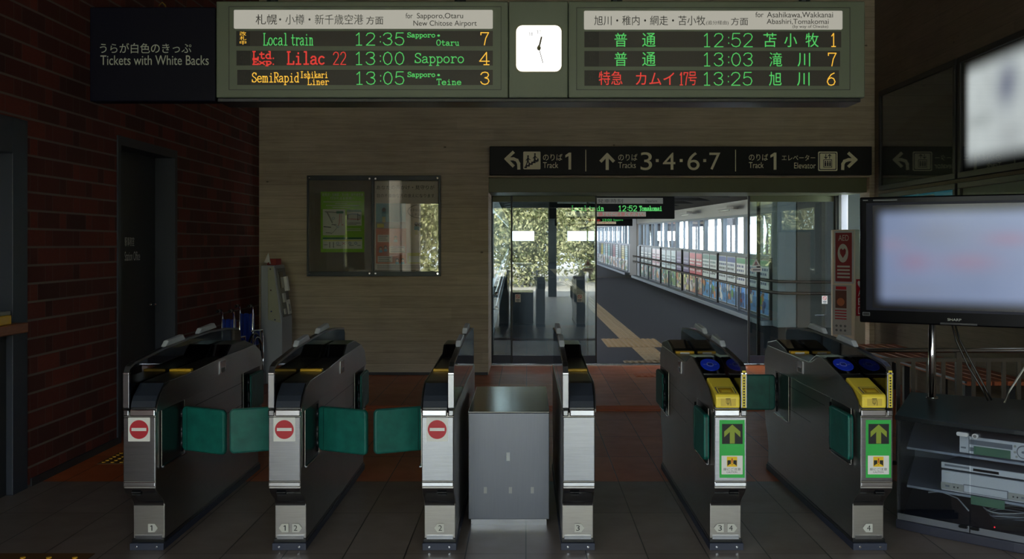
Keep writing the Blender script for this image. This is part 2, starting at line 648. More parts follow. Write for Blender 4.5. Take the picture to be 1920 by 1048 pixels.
M_leaf = leaf_mat('leaf_green', (78, 92, 46), (206, 204, 158))
M_bark = pm('bark', (84, 72, 58), .8, var=.2)

# ------------------------------------------------------------------ the station hall
XL, XR, YB, YF, ZC = -3.12, 4.05, 12.3, -4.0, 4.7

b = MB()
b.box(-16, 30, -45, YF - .3, -.35, -.12, pm('forecourt_paving', (150, 146, 138), .8, var=.1))
b.box(-16, -3.5, YF - .3, 12.5, -.35, -.12, pm('side_paving', (140, 138, 128), .8, var=.1))
struct(b.build('ground'))
b = MB()
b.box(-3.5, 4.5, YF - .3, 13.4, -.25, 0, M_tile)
struct(b.build('floor'))
b = MB()
b.box(-3.6, 4.6, YF - .3, 12.7, ZC, ZC + .2, M_ceil)
struct(b.build('ceiling'))

# left brick wall with the office door recess and the ticket window
W0 = XL - .3
DO0, DO1, DOZ = 8.06, 9.36, 2.31
TW0, TW1, TWZ0, TWZ1 = 4.2, 6.58, 0.0, 2.29
b = MB()
b.box(W0, XL, 1.0, TW0, 0, ZC, M_brick)
b.box(W0, XL, TW0, TW1, TWZ1, ZC, M_brick)
b.box(W0, XL, TW1, DO0, 0, ZC, M_brick)
b.box(W0, XL, DO0, DO1, DOZ, ZC, M_brick)
b.box(W0, XL, DO1, YB + .3, 0, ZC, M_brick)
struct(b.build('wall_left'))
# glazed bays of the left wall behind the photographer
b = MB()
b.box(W0, XL, YF, 1.0, 3.3, ZC, M_conc)
b.box(W0, XL, YF, -1.9, 0, .35, M_conc)
b.box(W0, XL, -1.9, 1.0, 0, 1.25, M_conc)
for y0 in (.55, -1.9, YF):
    b.box(W0, XL, y0, y0 + .42, .35, 3.3, M_conc)
struct(b.build('wall_entrance'))
b = MB()
b.box(W0 - .2, -2.9, YF - .3, YF, 0, ZC, M_conc)
b.box(3.6, XR + .3, YF - .3, YF, 0, ZC, M_conc)
b.box(-2.9, 3.6, YF - .3, YF, 3.3, ZC, M_conc)
b.box(.62, .86, YF - .25, YF - .05, 0, 3.3, M_dark)
struct(b.build('wall_rear'))
b = MB()
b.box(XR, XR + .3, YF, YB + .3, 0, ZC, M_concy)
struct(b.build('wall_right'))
DX0, DX1 = -.45, 3.99
b = MB()
b.box(XL, DX0, YB, YB + .35, 0, ZC, M_conc)
b.box(DX0, XR, YB, YB + .35, 2.3, ZC, M_conc)
b.box(DX1, XR, YB, YB + .35, 0, 2.3, M_conc)
b.box(DX0 - .3, DX0, YB + .35, 13.45, 0, 2.5, M_conc)
struct(b.build('wall_back'))
b = MB()
b.box(XL, DX0 - .005, YB - .012, YB - .001, 0, .03, M_dark)
struct(b.build('baseboard_back'))
b = MB()
b.box(XL + .001, XL + .012, TW1 + .05, DO0 - .03, 0, .05, M_dark)
b.box(XL + .001, XL + .012, DO1 + .03, YB - .02, 0, .05, M_dark)
struct(b.build('baseboard_left'))

portal((W0 - .05, -1.5, 1.8), (0, -math.pi / 2, 0), 3.0, 5.0)
portal((.35, YF - .35, 1.65), (math.pi / 2, 0, 0), 6.5, 3.3)

# office door in its recess
LW = Fr((XL, 0, 0), (0, 1, 0), (0, 0, 1))      # left wall: right is +y, looks to +x
b = MB()
b.fbox(LW, DO0, DO1, 0, DOZ, -.19, -.165, M_dark)
d1 = struct(b.build('door_1'))
b = MB()
b.fbox(LW, DO0 - .03, DO0 + .03, 0, DOZ + .04, -.17, .012, M_doorf)
b.fbox(LW, DO1 - .03, DO1 + .03, 0, DOZ + .04, -.17, .012, M_doorf)
b.fbox(LW, DO0 + .03, DO1 - .03, DOZ - .03, DOZ + .04, -.17, .012, M_doorf)
b.build('door_frame', d1)
b = MB()
dd = 8.62
b.text(LW, '駅事務室', dd, dd + .21, 1.505, 1.58, -.163, M_white)
b.build('lettering', d1)
b = MB()
b.text(LW, 'Station Office', dd, dd + .34, 1.385, 1.46, -.163, M_white)
b.build('lettering', d1)['label'] = 'white door lettering'
b = MB()
b.tube([(XL - .12, 9.2, 1.0), (XL - .12, 9.12, 1.0)], .012, M_chrome)
b.tube([(XL - .165, 9.2, 1.0), (XL - .12, 9.2, 1.0)], .012, M_chrome)
b.build('door_handle', d1, smooth=True)

# ticket window with counter
b = MB()
b.fbox(LW, TW1 - .19, TW1, 0, TWZ1, -.2, .01, M_doorf)
b.fbox(LW, TW0, TW1 - .19, TWZ1 - .22, TWZ1, -.2, .01, M_doorf)
b.fbox(LW, TW0, TW1 - .19, 0, .98, -.2, -.03, M_dark)
w1 = struct(b.build('window_1', bevel=.004))
b = MB()
b.fbox(LW, TW0, TW1 - .19, .97, TWZ1 - .21, -.19, -.17, M_blackg)
b.build('pane', w1)
b = MB()
b.fbox(LW, TW0 + .02, TW1 - .16, .985, 1.045, -.16, .09, M_wood)
tag(b.build('window_counter', bevel=.006), 'brown wooden ledge under the dark ticket window on the left wall', 'counter')
ct = thing('pamphlet_box', 'small grey and yellow box lying on the wooden ticket window ledge', 'box', (XL + .02, 6.2, 1.046))
b = MB()
b.fbox(LW, 5.8, 6.27, 1.046, 1.10, -.06, .06, M_yelslot)
b.build('body', ct, bevel=.004)
b = MB()
b.fbox(LW, 5.8, 6.27, 1.101, 1.125, -.055, .055, pm('box_grey', (120, 122, 118), .6))
b.build('lid', ct, bevel=.003)

# floor details
def tactile(x0, x1, y0, y1, m, dots, label, name='tactile_paving', pitch=.05, z=.001, bars_x=False):
    q = MB()
    q.box(x0, x1, y0, y1, z, z + .004, m)
    if dots:
        nx, ny = int((x1 - x0) / pitch), int((y1 - y0) / pitch)
        fl = Fr((0, 0, z + .004), (1, 0, 0), (0, 1, 0))
        for i in range(nx):
            for j in range(ny):
                q.disc(fl, x0 + (i + .5) * (x1 - x0) / nx, y0 + (j + .5) * (y1 - y0) / ny, .013, .013, 0, dots, 8, .005)
    else:
        if bars_x:
            n = int((y1 - y0) / .075)
            for j in range(n):
                yy = y0 + (j + .5) * (y1 - y0) / n
                q.box(x0 + .02, x1 - .02, yy - .016, yy + .016, z + .004, z + .009, m)
        else:
            n = int((x1 - x0) / .075)
            for j in range(n):
                xx = x0 + (j + .5) * (x1 - x0) / n
                q.box(xx - .016, xx + .016, y0 + .02, y1 - .02, z + .004, z + .009, m)
    return tag(q.build(name), label, 'tactile paving')


M_dty = pm('tactile_dot_yellow', (214, 160, 40), .5)
tactile(-2.97, -2.60, 7.3, 7.68, pm('tactile_brown', (96, 64, 30), .6), M_dty, 'studded warning tile on the floor at the foot of the brick wall', pitch=.06)
tactile(-3.0, -2.12, 5.02, 5.18, pm('tactile_brown', (96, 64, 30), .6), M_dty, 'row of studded warning tile on the floor at the lower left', pitch=.12)
tactile(-2.6, 3.0, 9.62, 9.92, M_or, None, 'orange ribbed guide strip across the terracotta floor behind the gates', bars_x=True)
tactile(1.25, 1.55, 12.1, 12.4, M_or, None, 'short orange ribbed tile in the floor before the open doorway')

# ------------------------------------------------------------------ sliding doors
DY = 13.3
b = MB()
b.box(DX0, DX1, YB + .1, 13.4, 2.13, 2.3, M_olive)
hd = struct(b.build('trim_1', bevel=.004))
b = MB()
b.box(DX0, DX1, 13.24, 13.36, .0005, .012, M_steelv)
struct(b.build('trim_2'))
DFm = front(DY)


def leaf(name, x0, x1, D, stile, sticker=None, label=None, kindname=None):
    z0, z1 = .02, 2.13
    fr = front(D)
    q = MB()
    q.fbox(fr, x0, x0 + stile, z0, z1, -.02, .02, M_dark)
    q.fbox(fr, x1 - stile, x1, z0, z1, -.02, .02, M_dark)
    q.fbox(fr, x0 + stile, x1 - stile, z1 - .075, z1, -.02, .02, M_olive)
    q.fbox(fr, x0 + stile, x1 - stile, z0, z0 + .10, -.02, .02, M_base)
    o = struct(q.build(name, bevel=.003))
    q = MB()
    q.fbox(fr, x0 + stile, x1 - stile, z0 + .10, z1 - .075, -.004, .004, M_glass)
    q.build('pane', o)
    return o


l1 = leaf('door_2', wx(958, DY), wx(1119, DY), DY, .02)
l2 = leaf('door_3', wx(1402, DY), wx(1566, DY), DY, .024)
leaf('window_2', DX0 + .002, wx(957, DY) + .02, DY + .06, .016)
# narrow stile of the fixed pane behind the right leaf, jamb at its right
b = MB()
b.box(wx(1419, 13.37), wx(1425, 13.37), 13.35, 13.39, .02, 2.13, M_dark)
b.box(wx(1100, 13.37), wx(1103, 13.37), 13.35, 13.39, .02, 2.13, M_dark)
struct(b.build('trim_3'))
b = MB()
b.box(wx(1568, DY), DX1, 13.2, 13.42, 0, 2.13, M_doorf)
struct(b.build('trim_4', bevel=.004))
b = MB()
b.box(wx(1577, 12.95), wx(1590, 12.95), 12.95, 13.05, 0, 2.13, pm('pale_jamb', (196, 200, 206), .35))
struct(b.build('trim_5', bevel=.004))


def glass_sticker(o, fr, cx, cy, D, c=.006):
    q = MB()
    x = wx(cx, D)
    z = wz(cy, D)
    q.poly(fr, [(x - .055, z + .0), (x + .055, z), (x, z + .10)], c, M_offw)
    q.poly(fr, [(x - .03, z + .012), (x + .03, z + .012), (x, z + .065)], c + .001, M_inkg)
    q.text(fr, '!', x - .004, x + .004, z + .015, z + .05, c + .002, M_red)
    q.poly(fr, [(x - .08, z - .045), (x - .05, z - .02), (x + .07, z - .02), (x + .07, z - .07), (x - .05, z - .07)], c, M_offw)
    q.quad(fr, x - .04, x + .055, z - .055, z - .035, c + .001, M_inkg)
    q.build('glass_sticker', o)['label'] = 'white warning triangle and arrow sticker'


glass_sticker(l1, DFm, 1102, 499, DY, .022)
glass_sticker(l2, DFm, 1417, 499, DY, .022)
for (o, cx, cy) in ((l1, 971, 559), (l1, 1087, 559), (l2, 1546, 562)):
    q = MB()
    x, z = wx(cx, DY), wz(cy, DY)
    q.quad(DFm, x - .035, x + .035, z - .05, z + .05, .006, M_offw)
    for st in range(20):
        t0, t1 = st * math.pi / 10, (st + 1) * math.pi / 10
        q.poly(DFm, [(x + .024 * math.cos(t0), z + .02 + .024 * math.sin(t0)), (x + .024 * math.cos(t1), z + .02 + .024 * math.sin(t1)),
                     (x + .018 * math.cos(t1), z + .02 + .018 * math.sin(t1)), (x + .018 * math.cos(t0), z + .02 + .018 * math.sin(t0))], .007, M_red)
    q.stroke(DFm, [(x - .014, z + .034), (x + .014, z + .006)], .006, .0075, M_red)
    q.quad(DFm, x - .022, x + .022, z - .030, z - .014, .007, M_inkg)
    q.quad(DFm, x - .018, x + .018, z - .044, z - .036, .007, M_inkg)
    q.build('no_entry_sticker', o)['label'] = 'small white prohibition sticker'
q = MB()
x, z = wx(1545, DY), wz(590, DY)
q.tube([(x, DY - .02, z), (x, DY - .05, z), (x - .10, DY - .05, z - .01)], .009, M_chrome)
q.build('handle', l2, smooth=True)

# ------------------------------------------------------------------ corridor beyond the doors (a gentle ramp)
V0 = 13.4
DU, DW = -.0116, .0096


def C(u, v, h): return Vector((u + DU * (v - V0), v, h + DW * (v - V0)))


def cbox(q, u0, u1, v0, v1, h0, h1, m):
    return q.hexa([C(u0, v0, h0), C(u1, v0, h0), C(u1, v1, h0), C(u0, v1, h0),
                   C(u0, v0, h1), C(u1, v0, h1), C(u1, v1, h1), C(u0, v1, h1)], m)


UR, UL, VE, CZ = 4.5, -.5, 62.0, 2.75
VS, VG0, VG1 = 19.0, 40.2, 42.6
b = MB()
cbox(b, -.8, 7.2, 13.4, VE, -.2, 0, M_cfloor)
struct(b.build('corridor_floor'))
b = MB()
def roofpt(u, h, v): return C(u, v, h)
for (ua, ha, ub, hb) in ((UL - .4, 2.31, 2.0, 3.05), (2.0, 3.05, UR + .3, 2.31)):
    b.hexa([roofpt(ua, ha, VS), roofpt(ub, hb, VS), roofpt(ub, hb, VE), roofpt(ua, ha, VE),
            roofpt(ua, ha + .1, VS), roofpt(ub, hb + .1, VS), roofpt(ub, hb + .1, VE), roofpt(ua, ha + .1, VE)], M_cceil)
cbox(b, -.9, 7.3, 13.45, VS, CZ, CZ + .15, M_cceil)
cbox(b, -.9, 7.3, VS, VS + .1, CZ - .1, 3.2, M_cceil)
struct(b.build('corridor_ceiling'))
b = MB()
for (v0, v1) in ((VS, VG0), (VG1, VE)):
    cbox(b, UR, UR + .15, v0, v1, 0, 1.20, M_cgrey)
    cbox(b, UR, UR + .15, v0, v1, 2.05, 2.34, M_cwhite)
struct(b.build('corridor_wall_right'))
b = MB()
cbox(b, UR - .22, UR, VS, VG0, 0, .09, M_cgrey)
cbox(b, UR - .22, UR, VG1, VE, 0, .09, M_cgrey)
struct(b.build('trim_6', bevel=.01))
b = MB()
cbox(b, UR - .02, UR + .5, VG0, VG1, 0, 2.30, M_cbrown)
struct(b.build('corridor_pier', bevel=.01))
# near end: the wall returns to the right
b = MB()
cbox(b, UR - .02, UR + .32, VS - .35, VS, 0, CZ, pm('return_wall_grey', (92, 100, 104), .55))
cbox(b, UR + .32, UR + .95, VS - .4, VS, 0, CZ, pm('return_wall_brown', (54, 50, 45), .6))
cbox(b, UR + .95, 7.2, VS - .1, VS, 0, CZ, pm('return_wall_green_grey', (78, 92, 86), .55))
cbox(b, 7.1, 7.2, 13.4, VS, 0, CZ, M_cgrey)
struct(b.build('corridor_wall_return', bevel=.008))
b = MB()
cbox(b, UL - .15, UL, 13.45, VE, 0, .80, M_cgrey)
cbox(b, UL - .15, UL, 13.45, VE, 2.05, 2.34, M_cwhite)
cbox(b, UL - .15, UL, 13.45, VS, 2.34, CZ, M_cwhite)
v = 13.5
while v < VE:
    cbox(b, UL - .12, UL - .03, v, v + .09, .80, 2.05, M_frame)
    v += 2.3
struct(b.build('corridor_wall_left'))
b = MB()
M_end = pm('corridor_end_panel', (64, 62, 58), .6)
EH = [(-.32, .98), (2.95, 4.52)]          # openings added in the end wall so sky shows as white rectangles
for (u0, u1) in ((UL - .15, EH[0][0]), (EH[0][1], EH[1][0]), (EH[1][1], UR + .2)):
    cbox(b, u0, u1, VE, VE + .2, 0, 3.1, M_end)
for (u0, u1) in EH:
    cbox(b, u0, u1, VE, VE + .2, 0, 1.27, M_end)
    cbox(b, u0, u1, VE, VE + .2, 1.82, 3.1, M_end)
struct(b.build('corridor_wall_end'))
# windows along the right wall
wv = []
for k in range(9):
    wv.append((VS + .2 + 2.3 * k, VS + .2 + 2.3 * (k + 1)))
wv = [(a, min(c, VG0)) for a, c in wv if a < VG0 - .5]
v = VG1
while v < VE - 2:
    wv.append((v, v + 2.3))
    v += 2.3
for i, (a, c) in enumerate(wv):
    q = MB()
    cbox(q, UR + .02, UR + .12, a, a + .09, 1.2, 2.05, M_cgrey)
    cbox(q, UR + .02, UR + .12, c - .09, c, 1.2, 2.05, M_cgrey)
    cbox(q, UR + .04, UR + .10, a + (c - a) * .42, a + (c - a) * .42 + .05, 1.2, 2.05, M_cgrey)
    cbox(q, UR + .02, UR + .12, a + .09, c - .09, 1.2, 1.25, M_cgrey)
    cbox(q, UR + .02, UR + .12, a + .09, c - .09, 2.0, 2.05, M_cgrey)
    o = struct(q.build('window_%d' % (i + 3)))
    q = MB()
    cbox(q, UR + .065, UR + .075, a + .09, c - .09, 1.25, 2.0, M_clear)
    q.build('pane', o)
# roof beams
v, k = 15.2, 0
M_beam = pm('roof_beam_grey', (40, 39, 39), .6)
while v < VE:
    q = MB()
    if v < VS:
        cbox(q, UL - .1, 7.0, v, v + .14, CZ - .24, CZ - .001, M_beam)
    else:
        cbox(q, UL, UR, v, v + .10, 2.42, 2.54, M_beam)
    o = struct(q.build('trim_%d' % (k + 7)))
    v += 2.3
    k += 1
ORD = ['first', 'second', 'third', 'fourth', 'fifth', 'sixth', 'seventh', 'eighth', 'ninth', 'tenth', 'eleventh', 'twelfth', 'thirteenth',
       'fourteenth', 'fifteenth', 'sixteenth', 'seventeenth', 'eighteenth', 'nineteenth', 'twentieth']
# truss braces outside the windows
M_truss = pm('truss_paint', (52, 50, 58), .6)
for i in range(6):
    v0 = 19.5 + 4.6 * i
    for j, (a, c) in enumerate((((v0, -.6), (v0 + 2.3, 2.6)), ((v0 + 4.6, -.6), (v0 + 2.3, 2.6)))):
        q = MB()
        p0, p1 = C(UR + .55, a[0], a[1]), C(UR + .55, c[0], c[1])
        d = (p1 - p0).normalized()
        nrm = Vector((1, 0, 0))
        p0 += nrm * .3 * j
        p1 += nrm * .3 * j
        s = d.cross(nrm) * .17
        q.hexa([p0 - s - nrm * .1, p0 + s - nrm * .1, p0 + s + nrm * .1, p0 - s + nrm * .1,
                p1 - s - nrm * .1, p1 + s - nrm * .1, p1 + s + nrm * .1, p1 - s + nrm * .1], M_truss)
        tag(q.build('truss_brace'), '%s slanting grey steel brace outside the corridor windows, from the near end' % ORD[2 * i + j], 'steel brace', 'steel braces outside the corridor')

# corridor posters
PF = Fr(C(UR, V0, 0), (-DU, -1, -DW), (0, 0, 1))


def shade(c, k): return tuple(max(0, min(255, int(q * k))) for q in c)


_pc = {}


def pcol(c):
    if c not in _pc:
        _pc[c] = pm('print_%d_%d_%d' % c, c, .4)
    return _pc[c]


def poster(v0, wd, style, label, group):
    a1 = -(v0 - V0)
    a0 = a1 - wd
    z0, z1 = .14, 1.17
    e = thing('corridor_poster', label, 'poster', C(UR - .03, v0 + wd / 2, z0), group)
    q = MB()
    q.fbox(PF, a0 - .02, a1 + .02, z0 - .02, z1 + .02, .001, .02, M_frame)
    q.build('frame', e)
    q = MB()
    paper, top, mid, low, acc = style
    q.quad(PF, a0 + .01, a1 - .01, z0 + .01, z1 - .01, .022, pcol(paper))
    W = a1 - a0
    def blk(x0, x1, y0, y1, c, k=0):
        q.quad(PF, a0 + W * x0, a0 + W * x1, z0 + (z1 - z0) * y0, z0 + (z1 - z0) * y1, .023 + k * .0006, pcol(c))
    blk(.03, .97, .88, .985, top)
    rng = random.Random(hash(label) % 1000 if False else int(v0 * 10))
    for r in range(4):
        xx = .08
        while xx < .82:
            ww = rng.uniform(.06, .2)
            blk(xx, min(.92, xx + ww), .80 - r * .085, .845 - r * .085, mid if r % 2 else acc, 1)
            xx += ww + .05
    blk(.06, .94, .30, .44, shade(low, 1.25), 1)
    blk(.02, .98, .02, .30, low)
    PAL = [(40, 44, 52), (150, 70, 60), (230, 226, 218), (60, 100, 60), (190, 150, 80), (90, 120, 160), (120, 90, 80)]
    for r in range(9):
        xx, yy = rng.uniform(.03, .75), rng.uniform(.03, .40)
        blk(xx, min(.97, xx + rng.uniform(.08, .3)), yy, min(.46, yy + rng.uniform(.03, .16)), rng.choice(PAL), 1.5 + r * .1)
    for r in range(7):
        xx, yy, s = rng.uniform(.08, .85), rng.uniform(.05, .36), rng.uniform(.05, .13)
        q.disc(PF, a0 + W * xx, z0 + (z1 - z0) * yy, W * s, W * s * .9, .0245 + r * .0003,
               pcol(rng.choice([acc, (206, 128, 60), (96, 150, 60), (230, 226, 220), (70, 70, 84), mid])), 12)
    q.build('print', e)


WHT = ((222, 224, 224), (60, 140, 90), (60, 76, 130), (90, 140, 196), (44, 60, 120))
BLU = ((214, 220, 226), (36, 66, 150), (50, 60, 70), (80, 140, 190), (36, 60, 120))
GRN = ((216, 224, 222), (40, 110, 90), (36, 44, 56), (60, 140, 196), (30, 90, 90))
RED = ((190, 40, 54), (206, 30, 46), (230, 220, 220), (176, 150, 130), (240, 236, 230))
PUR = ((86, 58, 118), (70, 46, 104), (196, 186, 210), (206, 196, 140), (150, 130, 180))
TEA = ((206, 222, 226), (196, 214, 220), (44, 90, 100), (110, 150, 90), (60, 120, 130))
PNK = ((222, 206, 212), (226, 200, 208), (176, 80, 110), (120, 150, 160), (150, 60, 90))
DGR = ((60, 90, 84), (40, 70, 66), (210, 216, 210), (70, 110, 100), (220, 224, 220))
desc = {id(WHT): 'white poster with blue print', id(BLU): 'poster with a blue heading', id(GRN): 'poster with a green heading', id(RED): 'red poster',
        id(PUR): 'purple poster', id(TEA): 'pale teal poster', id(PNK): 'pale pink poster', id(DGR): 'dark green poster'}
seq = [(19.25, WHT), (20.22, WHT), (21.19, WHT), (22.16, BLU), (23.1, BLU), (24.2, GRN), (25.15, GRN), (26.12, RED), (27.1, RED), (28.1, PUR),
       (29.35, PUR), (30.4, TEA), (31.4, TEA), (32.4, TEA), (33.7, PNK), (34.7, PNK), (35.8, DGR), (36.8, DGR), (37.9, DGR)]
for i, (v, st) in enumerate(seq):
    poster(v, .88, st, '%s framed, %s counted from the doorway along the corridor' % (desc[id(st)], ORD[i]), 'framed posters along the corridor')
rng = random.Random(5)
CL = [(150, 190, 196), (206, 190, 90), (90, 110, 120), (190, 206, 210), (150, 60, 70), (60, 80, 90), (120, 170, 170), (196, 200, 196)]
for i in range(12):
    c = CL[i % 8]
    st = (c, shade(c, .7), shade(c, .4), (200, 206, 210), shade(c, .5))
    poster(43.3 + i * 1.35, 1.1, st, 'small looking poster past the corridor pier, %s beyond it' % ORD[i], 'posters beyond the corridor pier')

# uprights of the poster cases
for k, v in enumerate((19.1, 24.08, 29.22, 33.5, 38.95)):
    q = MB()
    cbox(q, UR - .05, UR - .001, v - .035, v + .035, .09, 1.22, M_dark)
    struct(q.build('trim_%d' % (50 + k)))
for k, v in enumerate((21.6, 26.6, 31.4, 36.2)):
    q = MB()
    cbox(q, UR - .10, UR - .05, v - .035, v + .035, .09, .56, M_cgrey)
    struct(q.build('trim_%d' % (60 + k)))

# handrails
def rail(name, u, v0, v1, h, label, ret=False):
    e = thing(name, label, 'handrail', C(u, v0, 0), 'corridor handrails')
    q = MB()
    pts = [C(u, v1, h), C(u, v0 + .15, h), C(u, v0, h)]
    if ret:
        pts += [C(u + .12, v0 - .45, h), C(u + .5, v0 - .62, h), C(u + 2.2, v0 - .62, h)]
    q.tube(pts, .027, pm('handrail_dark', (56, 42, 38), .35), 8)
    q.build('rail', e, smooth=True)
    s = 1 if u > 2 else -1
    n = 0
    v = v0 + .6
    while v < v1 and n < 12:
        q = MB()
        q.tube([C(u, v, h), C(u, v, h - .06), C(u + s * .09, v, h - .06)], .008, M_chrome, 6)
        q.build('bracket', e, smooth=True)
        v += 2.3
        n += 1


rail('handrail', UR - .14, VS - .1, VG0, .82, 'upper handrail along the poster wall of the corridor', True)
rail('handrail', UR - .14, VS - .1, VG0, .62, 'lower handrail along the poster wall of the corridor', True)
rail('handrail', UL + .1, 14.2, 50, .85, 'upper handrail on the tree side of the corridor')
rail('handrail', UL + .1, 14.2, 50, .66, 'lower handrail on the tree side of the corridor')
# guide strip
def ctactile(u0, u1, v0, v1, label, along=True):
    q = MB()
    cbox(q, u0, u1, v0, v1, .001, .005, M_tan)
    if along:
        n = 4
        v = v0
        while v < v1 - .25:
            for k in range(n):
                uu = u0 + (k + .5) * (u1 - u0) / n
                cbox(q, uu - .017, uu + .017, v + .015, v + .285, .005, .011, M_tan)
            v += .3
    else:
        n = int((u1 - u0) / .075)
        for k in range(n):
            uu = u0 + (k + .5) * (u1 - u0) / n
            v = v0
            while v < v1 - .05:
                cbox(q, uu - .018, uu + .018, v + .02, v + .055, .005, .011, M_tan)
                v += .075
    return tag(q.build('tactile_paving'), label, 'tactile paving')


ctactile(1.55, 1.87, 13.75, 15.35, 'tan ribbed guide strip on the corridor floor nearest the doorway')
ctactile(1.2, 2.05, 15.4, 16.6, 'tan studded square across the guide strip on the corridor floor', False)
ctactile(1.5, 1.82, 16.65, 50, 'long tan ribbed guide strip running away along the corridor floor')
ctactile(1.25, 1.95, 13.5, 13.72, 'tan studded tile just beyond the doorway threshold', False)
b = MB()
cbox(b, UL, UR - .22, 40.5, 40.62, .001, .004, M_tan)
struct(b.build('trim_40'))

# hanging departure signs in the corridor
def corridor_sign(D, x0, x1, y0, y1, label):
    fr = front(D)
    a0, a1, b0, b1 = R(x0, x1, y0, y1, D)
    e = thing('hanging_departure_sign', label, 'sign', ((a0 + a1) / 2, D, b0), 'hanging signs in the corridor')
    q = MB()
    q.fbox(fr, a0, a1, b0, b1, -.2, 0, pm('sign_matte_black', (10, 11, 12), .7, spec=.08))
    q.build('body', e, bevel=.008)
    q = MB()
    for x in (a0 + .3, a1 - .3):
        q.tube([(x, D + .1, b1), (x, D + .1, 2.95 + DW * (D - V0) - .30 * abs(x + .1 - 2.0))], .02, M_frame)
    q.build('hanger', e)
    return e, fr


e, fr = corridor_sign(22.0, 1030, 1265, 369, 410, 'black hanging departure sign showing 12:52 Tomakomai inside the doorway')
q = MB()
D = 22.0
q.quad(fr, *R(1045, 1243, 371, 382, D), .002, pm('corridor_sign_header', (96, 98, 94), .5))
q.text(fr, '線発車時刻', *R(1108, 1168, 373, 380.5, D), .004, M_ink)
q.text(fr, 'Departure', *R(1210, 1232, 374.5, 380.5, D), .004, M_ink)
q.build('header', e)
q = MB()
q.letters(fr, 'Local', *R(1072, 1100, 386, 395, D), .003, M_lg, .016)
q.letters(fr, 'train', *R(1104, 1132, 386, 395, D), .003, M_lg, .016)
q.digits(fr, '12:52', *R(1159, 1194, 386, 395.5, D), .003, M_lg, .016)
q.letters(fr, 'Tomakomai', *R(1199, 1241, 386.5, 395, D), .003, M_lg, .016)
q.build('lettering', e)['label'] = 'green lit letters'
q = MB()
q.quad(fr, *R(1060, 1211, 397, 406, D), .002, pm('corridor_sign_strip', (140, 136, 128), .5))
q.text(fr, '頭上にご注意ください。', *R(1122, 1209, 398, 405.5, D), .004, M_red)
q.build('caution_strip', e)
e, fr = corridor_sign(40.0, 1040, 1186, 409, 423.5, 'farther hanging departure sign with a red and green line, under the first sign')
D = 40.0
q = MB()
q.text(fr, 'Ltd.Exp.', *R(1100, 1126, 410.5, 415, D), .004, M_lr)
q.digits(fr, '13:00', *R(1129, 1147, 410.5, 414.5, D), .004, M_lg, .014)
q.text(fr, 'Sapporo', *R(1150, 1168, 410.5, 415, D), .004, M_lg)
q.build('lettering', e)
q = MB()
q.quad(fr, *R(1070, 1155, 415.5, 420, D), .003, pm('corridor_sign_strip_pale', (214, 190, 160), .5))
q.text(fr, '頭上注意ください。', *R(1120, 1153, 416, 419.6, D), .005, M_red)
q.build('caution_strip', e)
# lamps under the fascia
for i, v in enumerate((22.0, 27.0, 33.0)):
    e = thing('strip_light', '%s white strip light under the corridor roof edge from the doorway' % ORD[i], 'lamp', C(UR - .3, v, 2.12), 'corridor strip lights')
    q = MB()
    cbox(q, UR - .36, UR - .22, v - .6, v + .6, 2.16, 2.22, M_cwhite)
    cbox(q, UR - .22, UR - .004, v - .03, v + .03, 2.17, 2.20, M_cwhite)
    q.build('housing', e, bevel=.006)
    q = MB()
    q.tube([C(UR - .29, v - .57, 2.14), C(UR - .29, v + .57, 2.14)], .016, M_white)
    q.build('tube', e, smooth=True)
# yellow notice on the return wall
e = thing('yellow_notice', 'yellow and white notice on the wall behind the right glass door leaf', 'poster', (5.0, 18.5, 1.1))
fr = front(VS - .11)
D = VS - .11
q = MB()
q.fbox(fr, *R(1519, 1547, 432, 511, D), 0, .012, pm('notice_yellow', (206, 170, 60), .5))
q.quad(fr, *R(1522, 1544, 462, 490, D), .013, M_offw)
q.quad(fr, *R(1533, 1543, 455, 480, D), .014, pm('notice_orange', (200, 90, 50), .5))
for k in range(3):
    q.quad(fr, *R(1523, 1541, 439 + k * 5, 441 + k * 5, D), .0145, M_inkg)
q.build('sheet', e)

# ------------------------------------------------------------------ departure boards
BD = 5.4
bf = front(BD)
GRPB = 'departure boards'


def board(x0, x1, label, inner, header):
    a0, a1, b0, b1 = R(x0, x1, 2, 183, BD)
    e = thing('departure_board', label, 'departure board', ((a0 + a1) / 2, BD, b0), GRPB)
    q = MB()
    q.fbox(bf, a0, a1, b0, b1, -.24, 0, M_boardc)
    q.build('casing', e, bevel=.006)
    q = MB()
    i = R(*inner, BD)
    for (p0, p1, r0, r1) in ((i[0], i[1], i[2], i[2] + .003), (i[0], i[1], i[3] - .003, i[3]), (i[0], i[0] + .003, i[2], i[3]), (i[1] - .003, i[1], i[2], i[3])):
        q.fbox(bf, p0, p1, r0, r1, .0, .003, M_boardd)
    q.build('panel_seam', e)
    q = MB()
    h = R(*header, BD)
    q.rrect(bf, *h, .006, 0, .006, M_head)
    hp = q.build('header_plate', e)
    return e, hp


def row(e, x0, x1, y0, y1, cell):
    q = MB()
    q.quad(bf, *R(x0, x1, y0, y1, BD), .002, M_led0)
    q.quad(bf, *R(x0 + .5, cell, y0 + .5, y1 - .5, BD), .003, M_led1)
    return q.build('display_row', e)


LW_ = .0043


